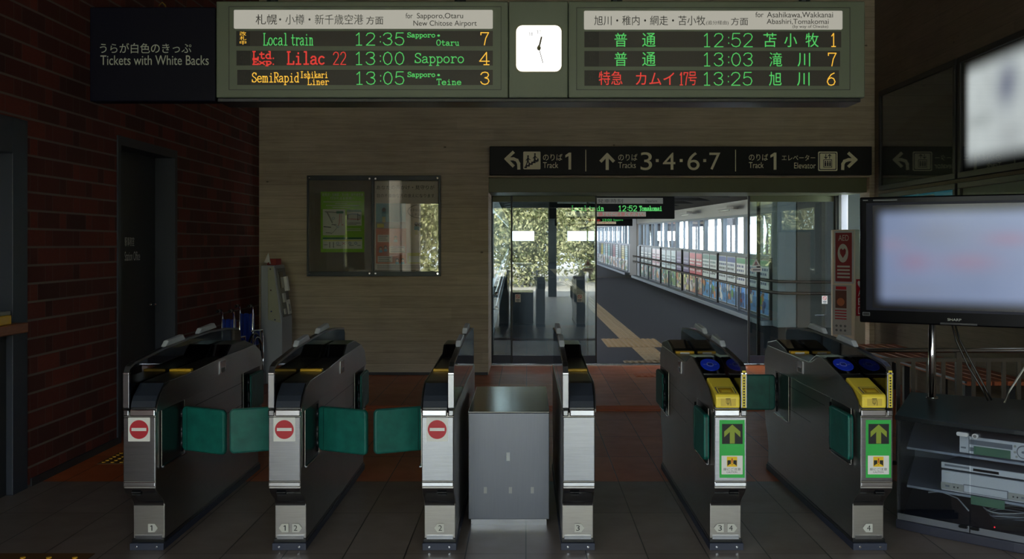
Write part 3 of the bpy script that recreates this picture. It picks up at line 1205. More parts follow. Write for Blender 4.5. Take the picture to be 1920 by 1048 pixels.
def led(q, s, x0, x1, y0, y1, m):
    if all(ch in DIG for ch in s):
        if len(s) == 1:
            a0, a1, b0, b1 = R(x0, x1, y0, y1, BD)
            for st in DIG[s]:
                q.stroke(bf, [(a0 + p * (a1 - a0), b0 + r * (b1 - b0)) for p, r in st], LW_ * 1.15, .0045, m)
        else:
            q.digits(bf, s, *R(x0, x1, y0, y1, BD), .0045, m, LW_)
    elif all(ch in LET for ch in s):
        q.letters(bf, s, *R(x0, x1, y0, y1, BD), .0045, m, LW_ * (1.75 if m is M_lr else 1.0) * (.85 if y1 - y0 < 14 else 1))
    else:
        q.text(bf, s, *R(x0, x1, y0, y1, BD), .0045, m)


M_dim = pm('led_unlit_mark', (38, 34, 33), .6)
e, hp = board(405, 953, 'left departure board with Local train 12:35 on its top row', (429, 940, 12, 169), (439, 924, 19, 54))
q = MB()
q.text(bf, '札幌', *R(480, 520, 27.5, 46.5, BD), .0075, M_ink)
q.build('lettering', hp)
q = MB()
q.text(bf, '・小樽・新千歳空港', *R(524, 681.5, 27.5, 46.5, BD), .0075, M_inkg)  # greyer letters stand in for glare across the plate
q.build('lettering', hp)
q = MB()
q.text(bf, '方面', *R(687, 719, 31, 46.5, BD), .0075, M_ink)
q.build('lettering', hp)
q = MB()
q.text(bf, 'for', *R(761, 774, 25, 35, BD), .0075, M_ink)
q.build('lettering', hp)
q = MB()
q.text(bf, 'Sapporo,Otaru', *R(782, 868.5, 25, 38, BD), .0075, M_ink)
q.build('lettering', hp)
q = MB()
q.text(bf, 'New Chitose Airport', *R(775.5, 894, 39, 52, BD), .0075, M_ink)
q.build('lettering', hp)
rows = [row(e, 443, 924, 58, 86.6, 469), row(e, 443.5, 924, 95, 123, 469.5), row(e, 445, 924, 131, 159.5, 470)]
q = MB()
for k, ch in enumerate('改札中'):
    led(q, ch, 450, 462, 59.5 + k * 8.4, 67.2 + k * 8.4, M_ly)
q.build('boarding_mark', rows[0])
q = MB()
led(q, 'Local', 494, 540, 63, 85, M_lg)
q.build('train_name', rows[0])
q = MB()
led(q, 'train', 546, 587.5, 63, 85, M_lg)
q.build('train_name', rows[0])
q = MB()
led(q, '12:35', 664, 758, 62, 85, M_lg)
q.build('departure_time', rows[0])
q = MB()
led(q, 'Sapporo', 764, 816, 61.5, 72.5, M_lg)
led(q, '・', 820, 825, 65, 69, M_lg)
q.build('destination', rows[0])
q = MB()
led(q, 'Otaru', 818.5, 861, 75, 85.5, M_lg)
q.build('destination', rows[0])
q = MB()
led(q, '7', 901, 917, 61.5, 84.5, M_ly)
q.build('platform_number', rows[0])
q = MB()
for k, ch in enumerate('改札中'):
    led(q, ch, 450, 462, 96.5 + k * 8.4, 104 + k * 8.4, M_dim)
q.build('boarding_mark', rows[1])
q = MB()
led(q, 'Ltd.', 474, 516, 97, 110, M_lr)
q.build('train_name', rows[1])
q = MB()
led(q, 'Exp.', 474, 516, 112, 123.5, M_lr)
q.build('train_name', rows[1])
q = MB()
led(q, 'Lilac', 538.5, 610, 97.5, 120.5, M_lr)
q.build('train_name', rows[1])
q = MB()
led(q, '22', 625, 649, 98, 121, M_lr)
q.build('train_name', rows[1])
q = MB()
led(q, '13:00', 664, 758, 98, 121.5, M_lg)
q.build('departure_time', rows[1])
q = MB()
led(q, 'Sapporo', 778, 870, 100, 123, M_lg)
q.build('destination', rows[1])
q = MB()
led(q, '4', 899, 917.5, 98.5, 121.5, M_ly)
q.build('platform_number', rows[1])
q = MB()
for k, ch in enumerate('改札中'):
    led(q, ch, 451, 463, 132.5 + k * 8.4, 140 + k * 8.4, M_dim)
q.build('boarding_mark', rows[2])
q = MB()
led(q, 'SemiRapid', 473, 561, 136.5, 159, M_ly)
q.build('train_name', rows[2])
q = MB()
led(q, 'Ishikari', 563.5, 615, 134.5, 146, M_ly)
q.build('train_name', rows[2])
q = MB()
led(q, 'Liner', 577, 617, 147.5, 159, M_ly)
q.build('train_name', rows[2])
q = MB()
led(q, '13:05', 665, 758, 135, 158.5, M_lg)
q.build('departure_time', rows[2])
q = MB()
led(q, 'Sapporo', 764.5, 816, 135.5, 146.5, M_lg)
led(q, '・', 820, 825, 139, 143, M_lg)
q.build('destination', rows[2])
q = MB()
led(q, 'Teine', 819, 865, 148.5, 159, M_lg)
q.build('destination', rows[2])
q = MB()
led(q, '3', 901, 917.5, 135.5, 158.5, M_ly)
q.build('platform_number', rows[2])

e, hp = board(1066, 1622, 'right departure board with the 12:52 train to platform 1 on its top row', (1080.6, 1594, 14, 169), (1095, 1579, 20.6, 55.5))
q = MB()
q.text(bf, '旭川・稚内・網走・苫小牧', *R(1114, 1322, 30, 48, BD), .0075, M_ink)
q.build('lettering', hp)
q = MB()
q.text(bf, '(追分経由)', *R(1323.5, 1365.5, 39, 48, BD), .0075, M_ink)
q.build('lettering', hp)
q = MB()
q.text(bf, '方面', *R(1370, 1402, 33.5, 48, BD), .0075, M_ink)
q.build('lettering', hp)
q = MB()
q.text(bf, 'for', *R(1416, 1431, 23, 33, BD), .0075, M_ink)
q.build('lettering', hp)
q = MB()
q.text(bf, 'Asahikawa,Wakkanai', *R(1437.5, 1561, 23, 35, BD), .0075, M_ink)
q.build('lettering', hp)
q = MB()
q.text(bf, 'Abashiri,Tomakomai', *R(1437, 1553, 36, 47, BD), .0075, M_ink)
q.build('lettering', hp)
q = MB()
q.text(bf, '(by way of Oiwake)', *R(1485.5, 1552, 47.3, 54.5, BD), .0075, M_ink)
q.build('lettering', hp)
rows = [row(e, 1095.6, 1577, 59, 89, 1123), row(e, 1095.6, 1575, 95.7, 125, 1123), row(e, 1095.6, 1573, 132, 161, 1123)]
q = MB()
for k, ch in enumerate('改札中'):
    led(q, ch, 1104, 1116, 60.5 + k * 8.8, 68.3 + k * 8.8, M_dim)
q.build('boarding_mark', rows[0])
q = MB()
led(q, '普', 1152, 1175.5, 62, 88, M_lg)
led(q, '通', 1204, 1229, 62, 88, M_lg)
q.build('train_name', rows[0])
q = MB()
led(q, '12:52', 1316, 1411, 63, 88, M_lg)
q.build('departure_time', rows[0])
q = MB()
led(q, '苫', 1431, 1455.5, 62, 88.5, M_lg)
led(q, '小', 1470, 1494, 63, 88.5, M_lg)
led(q, '牧', 1510, 1534.5, 62, 88.5, M_lg)
q.build('destination', rows[0])
q = MB()
led(q, '1', 1556, 1568, 63, 87.5, M_ly)
q.build('platform_number', rows[0])
q = MB()
for k, ch in enumerate('改札中'):
    led(q, ch, 1104, 1116, 97 + k * 8.8, 104.8 + k * 8.8, M_dim)
q.build('boarding_mark', rows[1])
q = MB()
led(q, '普', 1152, 1175.5, 98, 124, M_lg)
led(q, '通', 1204, 1229, 98, 124, M_lg)
q.build('train_name', rows[1])
q = MB()
led(q, '13:03', 1316, 1411, 99.5, 124, M_lg)
q.build('departure_time', rows[1])
q = MB()
led(q, '滝', 1442.5, 1466, 98.5, 125, M_lg)
led(q, '川', 1495, 1518.5, 99.5, 125, M_lg)
q.build('destination', rows[1])
q = MB()
led(q, '7', 1552, 1568, 100, 124, M_ly)
q.build('platform_number', rows[1])
q = MB()
for k, ch in enumerate('改札中'):
    led(q, ch, 1104, 1116, 133.5 + k * 8.8, 141.3 + k * 8.8, M_dim)
q.build('boarding_mark', rows[2])
q = MB()
led(q, '特急', 1122.6, 1167, 133.5, 159.5, M_lr)
q.build('train_name', rows[2])
q = MB()
led(q, 'カムイ', 1192, 1264, 136, 159.5, M_lr)
q.build('train_name', rows[2])
q = MB()
led(q, '1', 1273, 1281, 136.5, 159.5, M_lr)
led(q, '7', 1282, 1290, 136.5, 159.5, M_lr)
led(q, '号', 1290.5, 1306, 134.5, 160, M_lr)
q.build('train_name', rows[2])
q = MB()
led(q, '13:25', 1316, 1410, 136, 160, M_lg)
q.build('departure_time', rows[2])
q = MB()
led(q, '旭', 1441.5, 1465, 135, 161, M_lg)
led(q, '川', 1494, 1517.5, 136, 161, M_lg)
q.build('destination', rows[2])
q = MB()
led(q, '6', 1550, 1566, 136.5, 160, M_ly)
q.build('platform_number', rows[2])

# clock between the boards
e = thing('station_clock', 'glowing white square clock between the two departure boards', 'clock', (wx(1010, BD), BD, wz(183, BD)))
q = MB()
q.fbox(bf, *R(954, 1065, 2, 183, BD), -.24, -.002, M_boardc)
q.build('casing', e, bevel=.005)
q = MB()
q.rrect(bf, *R(966.7, 1053.6, 47, 135.4, BD), .034, -.001, .004, pm('clock_rim', (120, 110, 70), .4))
q.build('rim', e)
q = MB()
q.rrect(bf, *R(968, 1052.4, 48.3, 134.2, BD), .032, .0, .008, em('clock_face_lit', (255, 253, 248), 2.6))
face = q.build('face', e)
q = MB()
M_num = em('clock_numeral_glow', (205, 205, 202), 1.0)
cxp, cyp = 1010.4, 90.8
for hnum in range(1, 13):
    t = hnum * math.pi / 6
    xx, yy = cxp + 30 * math.sin(t), cyp - 30 * math.cos(t)
    hw = 4.2 if hnum > 9 else 2.4
    m_ = M_num if hnum not in (11, 12) else M_inkg
    for k_, ch in enumerate(str(hnum)):
        xl = xx - hw + k_ * 4.4
        if ch == '1':
            q.one(bf, *R(xl, xl + 2.6, yy - 3.4, yy + 3.4, BD), .0085, m_)
        else:
            q.text(bf, ch, *R(xl, xl + 4.2, yy - 3.4, yy + 3.4, BD), .0085, m_)
q.build('numerals', face)
for nm, ex, ey, wd, tl in (('hour_hand', 1015.2, 70.5, .009, .15), ('minute_hand', 1018, 119, .004, .2)):
    q = MB()
    a0, b0 = wx(cxp, BD), wz(cyp, BD)
    a1, b1 = wx(ex, BD), wz(ey, BD)
    q.stroke(bf, [(a0 - (a1 - a0) * tl, b0 - (b1 - b0) * tl), (a1, b1)], wd, .0105, pm('clock_hand', (70, 64, 40), .5))
    q.build(nm, face)
q = MB()
q.disc(bf, wx(cxp, BD), wz(cyp, BD), .010, .012, .008, pm('clock_hub', (90, 84, 50), .5), 16, .012)
q.build('hub', face)

# mounting beam below, hangers
q = MB()
a0, a1, b0, b1 = R(405, 1622, 183, 192, BD)
q.fbox(bf, a0 + .004, a1 - .02, b0 + .003, b1 - .0012, -.23, -.006, pm('board_underside', (38, 38, 42), .3, .5))
tag(q.build('board_underframe', bevel=.004), 'dark metal underframe running beneath both departure boards', 'frame')
q = MB()
for px in (500, 860, 1160, 1520):
    x = wx(px, BD)
    q.tube([(x, BD + .12, wz(2, BD) + .001), (x, BD + .12, ZC)], .03, M_frame)
    q.box(x - .08, x + .08, BD + .04, BD + .2, ZC - .012, ZC - .001, M_frame)
tag(q.build('hanger_rods'), 'dark rods that hold the departure boards from the ceiling', 'hanger', None, 'structure')

# blue sign for white-backed tickets
TS = 5.42
tf = front(TS)
e = thing('ticket_sign', 'dark navy sign reading Tickets with White Backs, left of the departure boards', 'sign', (wx(288, TS), TS, wz(190, TS)))
q = MB()
q.fbox(tf, *R(168, 404, 13, 190, TS), -.10, 0, M_navy)
q.build('panel', e, bevel=.006)
q = MB()
q.text(tf, 'うらが白色のきっぷ', *R(187.5, 359, 81, 100, TS), .002, pm('sign_grey_letters', (176, 182, 170), .5))
q.build('lettering', e)
q = MB()
q.text(tf, 'Tickets with White Backs', *R(188.5, 391.5, 104, 122, TS), .002, pm('sign_grey_letters', (176, 182, 170), .5))
q.build('lettering', e)
q = MB()
x = wx(298, TS)
z = wz(13, TS)
q.tube([(x - .018, TS + .05, z), (x - .016, TS + .05, z + .02), (x, TS + .05, z + .035), (x + .016, TS + .05, z + .02), (x + .018, TS + .05, z)], .004, pm('brass_hook', (150, 120, 60), .4, .8))
q.tube([(x, TS + .05, z + .034), (x, TS + .05, ZC)], .003, M_frame)
q.build('hook', e, smooth=True)

# ------------------------------------------------------------------ track sign above the doorway
KD = 12.15
kf = front(KD)
e = thing('track_sign', 'long dark direction sign for the tracks above the glass doorway', 'sign', (wx(1276, KD), KD, wz(328, KD)))
q = MB()
q.fbox(kf, *R(918, 1635, 274.5, 328, KD), -.145, 0, M_navy2)
q.build('panel', e, bevel=.006)


def K(u0, u1, v0, v1): return R(910 + u0 / 2.56, 910 + u1 / 2.56, 260 + v0 / 2.56, 260 + v1 / 2.56, KD)
def KP(u, v): return (wx(910 + u / 2.56, KD), wz(260 + v / 2.56, KD))


for (s, u0, u1, v0, v1) in (('のりば', 277, 370, 73, 105), ('Track', 277, 350, 113, 141), ('1', 384, 412, 67, 148), ('のりば', 638, 730, 73, 105),
                            ('Tracks', 638, 722, 113, 141), ('3', 745, 800, 65, 151), ('4', 852, 912, 67, 149), ('6', 970, 1028, 65, 151), ('7', 1075, 1128, 67, 149),
                            ('のりば', 1265, 1357, 73, 105), ('Track', 1265, 1336, 113, 141), ('1', 1368, 1397, 67, 149), ('エレベーター', 1423, 1583, 78, 105), ('Elevator', 1482, 1586, 115, 143)):
    q = MB()
    if s == '1':
        q.one(kf, *K(u0, u1, v0, v1), .002, M_cream)
    else:
        q.text(kf, s, *K(u0, u1, v0, v1), .002, M_cream)
    q.build('lettering', e)
q = MB()
for u in (825, 940, 1053):
    q.quad(kf, *K(u - 7, u + 7, 98, 112), .002, M_cream)
q.build('separator_dots', e)
for u in (482, 1201):
    q = MB()
    q.quad(kf, *K(u - 2, u + 2, 53, 157), .002, M_cream)
    q.build('divider_line', e)
q = MB()
sw = 15 / 2.56 * KD / F
q.stroke(kf, [KP(133, 66), KP(100, 97), KP(133, 130)], sw, .002, M_cream)
q.stroke(kf, [KP(102, 97), KP(135, 97), KP(152, 104), KP(160, 120), KP(161, 143)], sw, .0025, M_cream)
q.build('arrow', e)
q = MB()
q.stroke(kf, [KP(556, 107), KP(585, 77), KP(614, 107)], sw, .002, M_cream)
q.stroke(kf, [KP(585, 78), KP(585, 145)], sw, .0025, M_cream)
q.build('arrow', e)
q = MB()
q.stroke(kf, [KP(1745, 71), KP(1778, 101), KP(1745, 132)], sw, .002, M_cream)
q.stroke(kf, [KP(1776, 101), KP(1743, 101), KP(1724, 108), KP(1716, 122), KP(1715, 145)], sw, .0025, M_cream)
q.build('arrow', e)
q = MB()
q.rrect(kf, *K(182, 265, 62, 147), .012, 0, .002, M_cream)
stp = [KP(190, 138)]
for k in range(5):
    stp += [KP(190 + k * 14 + 6, 138 - k * 8), KP(190 + k * 14 + 6, 130 - k * 8)]
q.stroke(kf, stp, .018, .003, M_ink)
for (hx, hy) in ((205, 84), (238, 74)):
    q.disc(kf, *KP(hx, hy), .011, .011, .003, M_ink, 12)
    q.stroke(kf, [KP(hx, hy + 8), KP(hx - 1, hy + 24)], .02, .003, M_ink)
    q.stroke(kf, [KP(hx - 1, hy + 24), KP(hx + 9, hy + 38)], .012, .0033, M_ink)
    q.stroke(kf, [KP(hx - 1, hy + 24), KP(hx - 8, hy + 42)], .012, .0036, M_ink)
    q.stroke(kf, [KP(hx - 9, hy + 20), KP(hx, hy + 10), KP(hx + 10, hy + 18)], .009, .0039, M_ink)
q.build('stairs_symbol', e)
q = MB()
q.rrect(kf, *K(1597, 1690, 62, 155), .016, 0, .002, M_cream)
q.rrect(kf, *K(1602, 1685, 67, 150), .013, None, .0026, M_ink)
q.rrect(kf, *K(1606, 1681, 71, 146), .011, None, .0032, M_cream)
q.quad(kf, *K(1622, 1664, 100, 138), .0038, M_ink)
q.quad(kf, *K(1625, 1661, 103, 135), .0044, M_cream)
for k in range(3):
    q.disc(kf, *KP(1632 + k * 11, 110), .009, .009, .005, M_ink, 10)
    q.quad(kf, *K(1628 + k * 11, 1636 + k * 11, 114, 132), .005, M_ink)
for (hx, up) in ((1634, False), (1652, True)):
    q.stroke(kf, [KP(hx, 76), KP(hx, 95)], .009, .0038, M_ink)
    yy = 76 if up else 95
    s = 7 if up else -7
    q.stroke(kf, [KP(hx - 7, yy + s), KP(hx, yy), KP(hx + 7, yy + s)], .009, .0042, M_ink)
q.build('elevator_symbol', e)

# ------------------------------------------------------------------ notice frame on the concrete wall
ND = 12.22
nf = front(ND)
e = thing('notice_frame', 'double dark metal notice frame with glass on the concrete wall', 'notice frame', (wx(700, ND), ND, wz(518, ND)))
q = MB()
q.fbox(nf, *R(575, 826, 329, 518, ND), -.07, -.045, pm('notice_backing', (132, 120, 112), .7))
q.build('backing', e)
q = MB()
for r in ((575, 826, 329, 338), (575, 826, 509, 518), (575, 578.5, 338, 509), (822, 826, 338, 509), (696.5, 700.5, 338, 509)):
    q.fbox(nf, *R(*r, ND), -.045, .0, M_frame)
q.build('frame', e, bevel=.003)
for (x0, x1) in ((578.5, 696.5), (700.5, 822)):
    q = MB()
    q.fbox(nf, *R(x0, x1, 338, 509, ND), -.016, -.010, M_noticeglass)
    q.build('pane', e)
for (x, y) in ((693, 335), (704, 335), (693, 512.5), (704, 512.5), (580, 334), (820.5, 334), (580, 513), (820.5, 513)):
    q = MB()
    q.disc(nf, wx(x, ND), wz(y, ND), .011, .011, .0, M_chrome, 12, .006)
    q.build('screw', e)
PD = ND + .0
# green poster
def NQ(q, x0, x1, y0, y1, k, m): q.quad(nf, *R(x0, x1, y0, y1, ND), -.042 + k * .0008, m)
def NP(x, y): return (wx(x, ND), wz(y, ND))


M_lime = pm('poster_lime', (142, 196, 34), .5)
M_paper = pm('poster_paper', (226, 226, 216), .5)
M_dgreen = pm('poster_dark_green', (20, 104, 70), .5)
e = thing('green_notice', 'lime green notice with two route maps in the left half of the notice frame', 'poster', (wx(641, ND), ND + .04, wz(473, ND)))
q = MB()
q.fbox(nf, *R(600, 682, 359, 473, ND), -.0445, -.0425, M_lime)
q.build('sheet', e)
q = MB()
q.text(nf, '岩見沢・五稜郭・苫小牧・新千歳空港', *R(603, 680, 362, 367.5, ND), -.0405, M_paper)
q.text(nf, '行かれるお客様へ', *R(618, 664, 368.5, 374, ND), -.0405, M_paper)
for (x0, x1, y) in ((605, 676, 377.5), (627, 650, 381), (610, 672, 384.5), (622, 655, 388)):
    NQ(q, x0, x1, y, y + 1.2, 1, M_paper)
NQ(q, 650, 675, 428.5, 429.7, 1, M_paper)
NQ(q, 649, 676, 431.5, 432.7, 1, M_paper)
q.build('lettering', e)
q = MB()
NQ(q, 604, 646, 392, 441, 1, M_paper)
NQ(q, 649, 677, 392.5, 397, 1, M_dgreen)
NQ(q, 649, 677, 397, 423, 1, M_paper)
NQ(q, 604, 678, 445, 448.5, 1, M_dgreen)
NQ(q, 604, 678, 448.5, 466.5, 1, M_paper)
NQ(q, 605, 677, 449.5, 452, 2, pm('poster_pale_yellow', (220, 214, 120), .5))
q.rrect(nf, *R(629, 643, 395.5, 400, ND), .010, None, -.0395, M_dgreen)
for pts, m_, wd in (([(608, 397), (629, 398)], M_ink, .007), ([(612, 398), (622, 418)], M_ink, .008), ([(614.5, 399), (623, 416)], M_ink, .003), ([(636, 401), (635, 418), (633, 424)], M_red, .006),
                ([(639, 401), (638.5, 418)], M_red, .004), ([(624, 421), (632, 425), (625, 434), (620, 438)], M_ink, .004), ([(610, 436), (620, 437)], M_ink, .006),
                ([(652, 403), (658, 401), (668, 401), (674, 404)], pm('poster_blue_line', (70, 110, 160), .5), .005), ([(652, 410), (674, 411)], M_red, .006), ([(651, 402), (651, 411)], M_ink, .008), ([(670, 400), (670, 413)], M_ink, .007),
                ([(674, 402), (674, 411)], M_ink, .006), ([(651, 418), (675, 418)], M_ink, .005), ([(651, 420.5), (667, 420.5)], M_ink, .004),
                ([(606, 459), (613, 459)], M_ink, .006), ([(617, 454), (617, 464)], M_ink, .007), ([(624, 454), (624, 464)], M_ink, .007), ([(630, 460), (638, 460)], M_ink, .005), ([(654, 460), (662, 460)], M_ink, .005), ([(669, 460), (675, 460)], M_ink, .005),
                ([(606, 425), (619, 426)], M_ink, .010), ([(621, 421), (629, 421)], M_ink, .008), ([(639, 419.5), (643, 423)], M_red, .004), ([(643, 419.5), (639, 423)], M_red, .004), ([(641, 454), (646, 458.5)], M_red, .005), ([(646, 454), (641, 458.5)], M_red, .005)):
    q.stroke(nf, [NP(*p) for p in pts], wd, -.0385, m_)
for (x, y, r) in ((624, 409, .016), (632.5, 425, .013), (632, 456, .016), (655, 456, .016), (666, 456, .016)):
    q.disc(nf, *NP(x, y), r, r, -.0383, pm('poster_blue_line', (70, 110, 160), .5), 14)
    q.disc(nf, *NP(x, y), r * .7, r * .7, -.0380, M_paper, 14)
q.build('map_print', e)
# orange poster
M_sal = pm('poster_salmon', (222, 206, 196), .5)
M_orp = pm('poster_orange', (206, 100, 50), .5)
M_sky = pm('poster_sky', (130, 176, 196), .5)
e = thing('helping_poster', 'pale poster with orange comic panels in the right half of the notice frame', 'poster', (wx(761, ND), ND + .04, wz(506, ND)))
q = MB()
q.fbox(nf, *R(702, 820.5, 339.5, 506, ND), -.0445, -.0425, M_sal)
q.build('sheet', e)
q = MB()
q.text(nf, 'あなたの声かけ・見守りが', *R(705, 814, 347, 355, ND), -.0405, M_ink)
q.text(nf, '目の不自由な方の支えになります', *R(706, 814, 363, 370, ND), -.0405, M_ink)
q.build('lettering', e)
q = MB()
NQ(q, 704, 760, 381, 428, 1, M_sky)
NQ(q, 704, 760, 416, 428, 2, pm('poster_grey', (130, 136, 140), .5))
NQ(q, 706, 719, 419, 427, 3, pm('poster_yellow', (214, 190, 40), .5))
NQ(q, 704, 761, 428, 494, 1, M_orp)
for (x0, x1, y0, y1) in ((707, 729, 440, 454), (729, 759, 461, 474), (707, 735, 480, 492)):
    NQ(q, x0, x1, y0, y1, 2, M_sal)
    for k in range(3):
        NQ(q, x0 + 2, x1 - 3 - 3 * (k % 2), y0 + 2.5 + k * 3.4, y0 + 3.7 + k * 3.4, 3, M_inkg)
for (x, y) in ((741, 446), (713, 466), (722, 464), (744, 488), (754, 488)):
    q.disc(nf, *NP(x, y), .020, .022, -.0393, M_ink, 14)
    q.disc(nf, *NP(x, y + .8), .015, .016, -.039, pm('poster_skin', (224, 180, 150), .5), 14)
    NQ(q, x - 3.2, x + 3.2, y + 3, y + 7.5, 3, M_sky)
for (x, y, h) in ((719, 393, 24), (780, 420, 20), (787, 421, 20)):
    q.disc(nf, *NP(x, y), .022, .024, -.0387, M_ink, 14)
    NQ(q, x - 4, x + 4, y + 3.5, y + h * .55, 4, pm('poster_teal', (80, 140, 160), .5))
    NQ(q, x - 3, x + 3, y + h * .55, y + h, 4, pm('poster_sand', (206, 190, 140), .5))
pts = [(790 + 26 * math.cos(t * math.pi / 16), 396 + 13 * math.sin(t * math.pi / 16)) for t in range(33)]
q.stroke(nf, [NP(*p) for p in pts], .006, -.0393, M_ink)
q.text(nf, 'お手伝い', *R(768, 787, 391, 396, ND), -.0385, M_ink)
q.text(nf, 'しましょうか', *R(772, 804, 399, 404, ND), -.0385, M_ink)
NQ(q, 763, 817, 474, 494, 1, pm('poster_straw', (206, 200, 120), .5))
NQ(q, 766, 814, 480, 492, 2, M_paper)
for k in range(4):
    NQ(q, 706, 815 - 8 * (k % 2), 497 + k * 2, 497.8 + k * 2, 1, M_inkg)
q.build('comic_print', e)

# ------------------------------------------------------------------ fare machine and what stands near it
q = MB()
xf = Fr((0, 11.5, 0))
e = thing('fare_machine', 'tall grey fare adjustment machine with a slanted front in the corner', 'ticket machine', (-2.78, 11.75, 0))
pf = [(-2.9, 0), (-2.665, 0), (-2.665, .66), (-2.665, .68), (-2.755, 1.29), (-2.9, 1.29)]
q.prism(xf, pf, 0, -.49, pm('machine_grey', (150, 156, 162), .4, .2))
q.build('body', e, bevel=.008)
q = MB()
q.prism(xf, [(-2.82, .70), (-2.68, .665), (-2.76, 1.275), (-2.82, 1.275)], .012, .0, pm('machine_olive_plate', (158, 160, 140), .35, .2))
q.build('side_plate', e, bevel=.004)
for (x, z) in ((-2.79, 1.25), (-2.785, 1.02), (-2.78, .79), (-2.74, .70)):
    q = MB()
    q.disc(xf, x, z, .008, .008, .012, M_chrome, 10, .018)
    q.build('screw', e)
sd = Vector((-.09, 0, .61)).normalized()
sf = Fr((-2.665, 11.5, .68), (0, 1, 0), sd)
q = MB()
q.fbox(sf, .05, .44, .04, .58, .001, .012, pm('machine_panel_dark', (92, 92, 88), .4))
q.fbox(sf, .10, .28, .36, .54, .012, .018, M_blackg)
q.fbox(sf, .28, .36, .32, .48, .012, .05, M_white)
q.fbox(sf, .12, .22, .20, .30, .012, .03, M_offw)
q.fbox(sf, .27, .40, .06, .22, .012, .026, M_offw)
q.fbox(sf, .10, .17, .07, .13, .012, .022, M_offw)
q.fbox(sf, .32, .35, .09, .17, .026, .028, M_black)
q.build('operating_panel', e)
e = thing('tissue_box', 'red tissue box with a white tissue on top of the grey fare machine', 'tissue box', (-2.80, 11.7, 1.291))
q = MB()
q.box(-2.86, -2.76, 11.62, 11.86, 1.291, 1.36, pm('box_red', (140, 40, 36), .6))
q.build('box', e, bevel=.004)
q = MB()
rr = random.Random(3)
tp = (-2.845, 11.62, 1.43)
ring = [(-2.845 + .05 * math.cos(k * .7) * rr.uniform(.6, 1), 11.60 + .045 * math.sin(k * .7) * rr.uniform(.6, 1) - .02, 1.30 + rr.uniform(0, .03)) for k in range(9)]
q.add([tp] + ring, [(0, k, k % 9 + 1) for k in range(1, 10)], M_white)
q.build('tissue', e)


def wheelchair(px0, px1, y, label):
    x0, x1 = wx(px0, y), wx(px1, y)
    e = thing('folded_wheelchair', label, 'wheelchair', ((x0 + x1) / 2, y, 0), 'folded wheelchairs in the corner')
    M_blu = pm('wheelchair_blue', (34, 66, 170), .6)
    for x in (x0, x1):
        q = MB()
        q.tube([(x, y, .28), (x, y, .80), (x, y - .02, .86), (x, y - .07, .89)], .012, M_chrome)
        q.build('push_post', e, smooth=True)
        q = MB()
        q.tube([(x, y - .06, .886), (x, y - .16, .885)], .017, M_black)
        q.build('grip', e, smooth=True)
        q = MB()
        pts = [(x, y + .06 + .29 * math.cos(t * math.pi / 14), .30 + .29 * math.sin(t * math.pi / 14)) for t in range(29)]
        q.tube(pts, .013, M_black, 6, False)
        pts = [(x + (.03 if x == x1 else -.03), y + .06 + .25 * math.cos(t * math.pi / 14), .30 + .25 * math.sin(t * math.pi / 14)) for t in range(29)]
        q.tube(pts, .007, M_chrome, 6, False)
        for t in range(10):
            aa = t * math.pi / 5
            q.tube([(x, y + .06, .30), (x, y + .06 + .28 * math.cos(aa), .30 + .28 * math.sin(aa))], .002, M_chrome, 4)
        q.build('wheel', e, smooth=True)
        q = MB()
        q.tube([(x, y - .03, .62), (x, y + .38, .60), (x, y + .42, .52), (x, y + .44, .1)], .011, M_chrome)
        q.build('side_frame', e, smooth=True)
        q = MB()
        fw = Fr((x, y + .44, .075), (0, 1, 0), (0, 0, 1))
        q.disc(fw, 0, 0, .075, .075, -.015, M_black, 16, .015)
        q.build('caster', e)
    q = MB()
    n = 4
    for k in range(n):
        xa = x0 + (x1 - x0) * k / n
        xb = x0 + (x1 - x0) * (k + 1) / n
        dp = .05 if k % 2 else -.03
        q.hexa([(xa, y + .0, .46), (xb, y + dp, .46), (xb, y + dp + .03, .46), (xa, y + .03, .46),
                (xa, y + .0, .80), (xb, y + dp, .80), (xb, y + dp + .03, .80), (xa, y + .03, .80)], M_blu)
    q.build('backrest', e, bevel=.008)
    q = MB()
    q.box(x0 + .02, x1 - .02, y + .03, y + .38, .44, .60, M_blu)
    q.build('seat', e, bevel=.02)


wheelchair(417, 439, 10.15, 'folded blue wheelchair by the brick wall, farther from the grey fare machine')
wheelchair(450, 474, 10.98, 'folded blue wheelchair standing next to the grey fare machine')

# ------------------------------------------------------------------ ticket gates
GD = 5.15
HW = .078
KICK = [(.13 * (1 - math.cos(math.pi * t / 14)) / 2, .34 - .125 * t / 14) for t in range(15)] + [(.13, .05)]


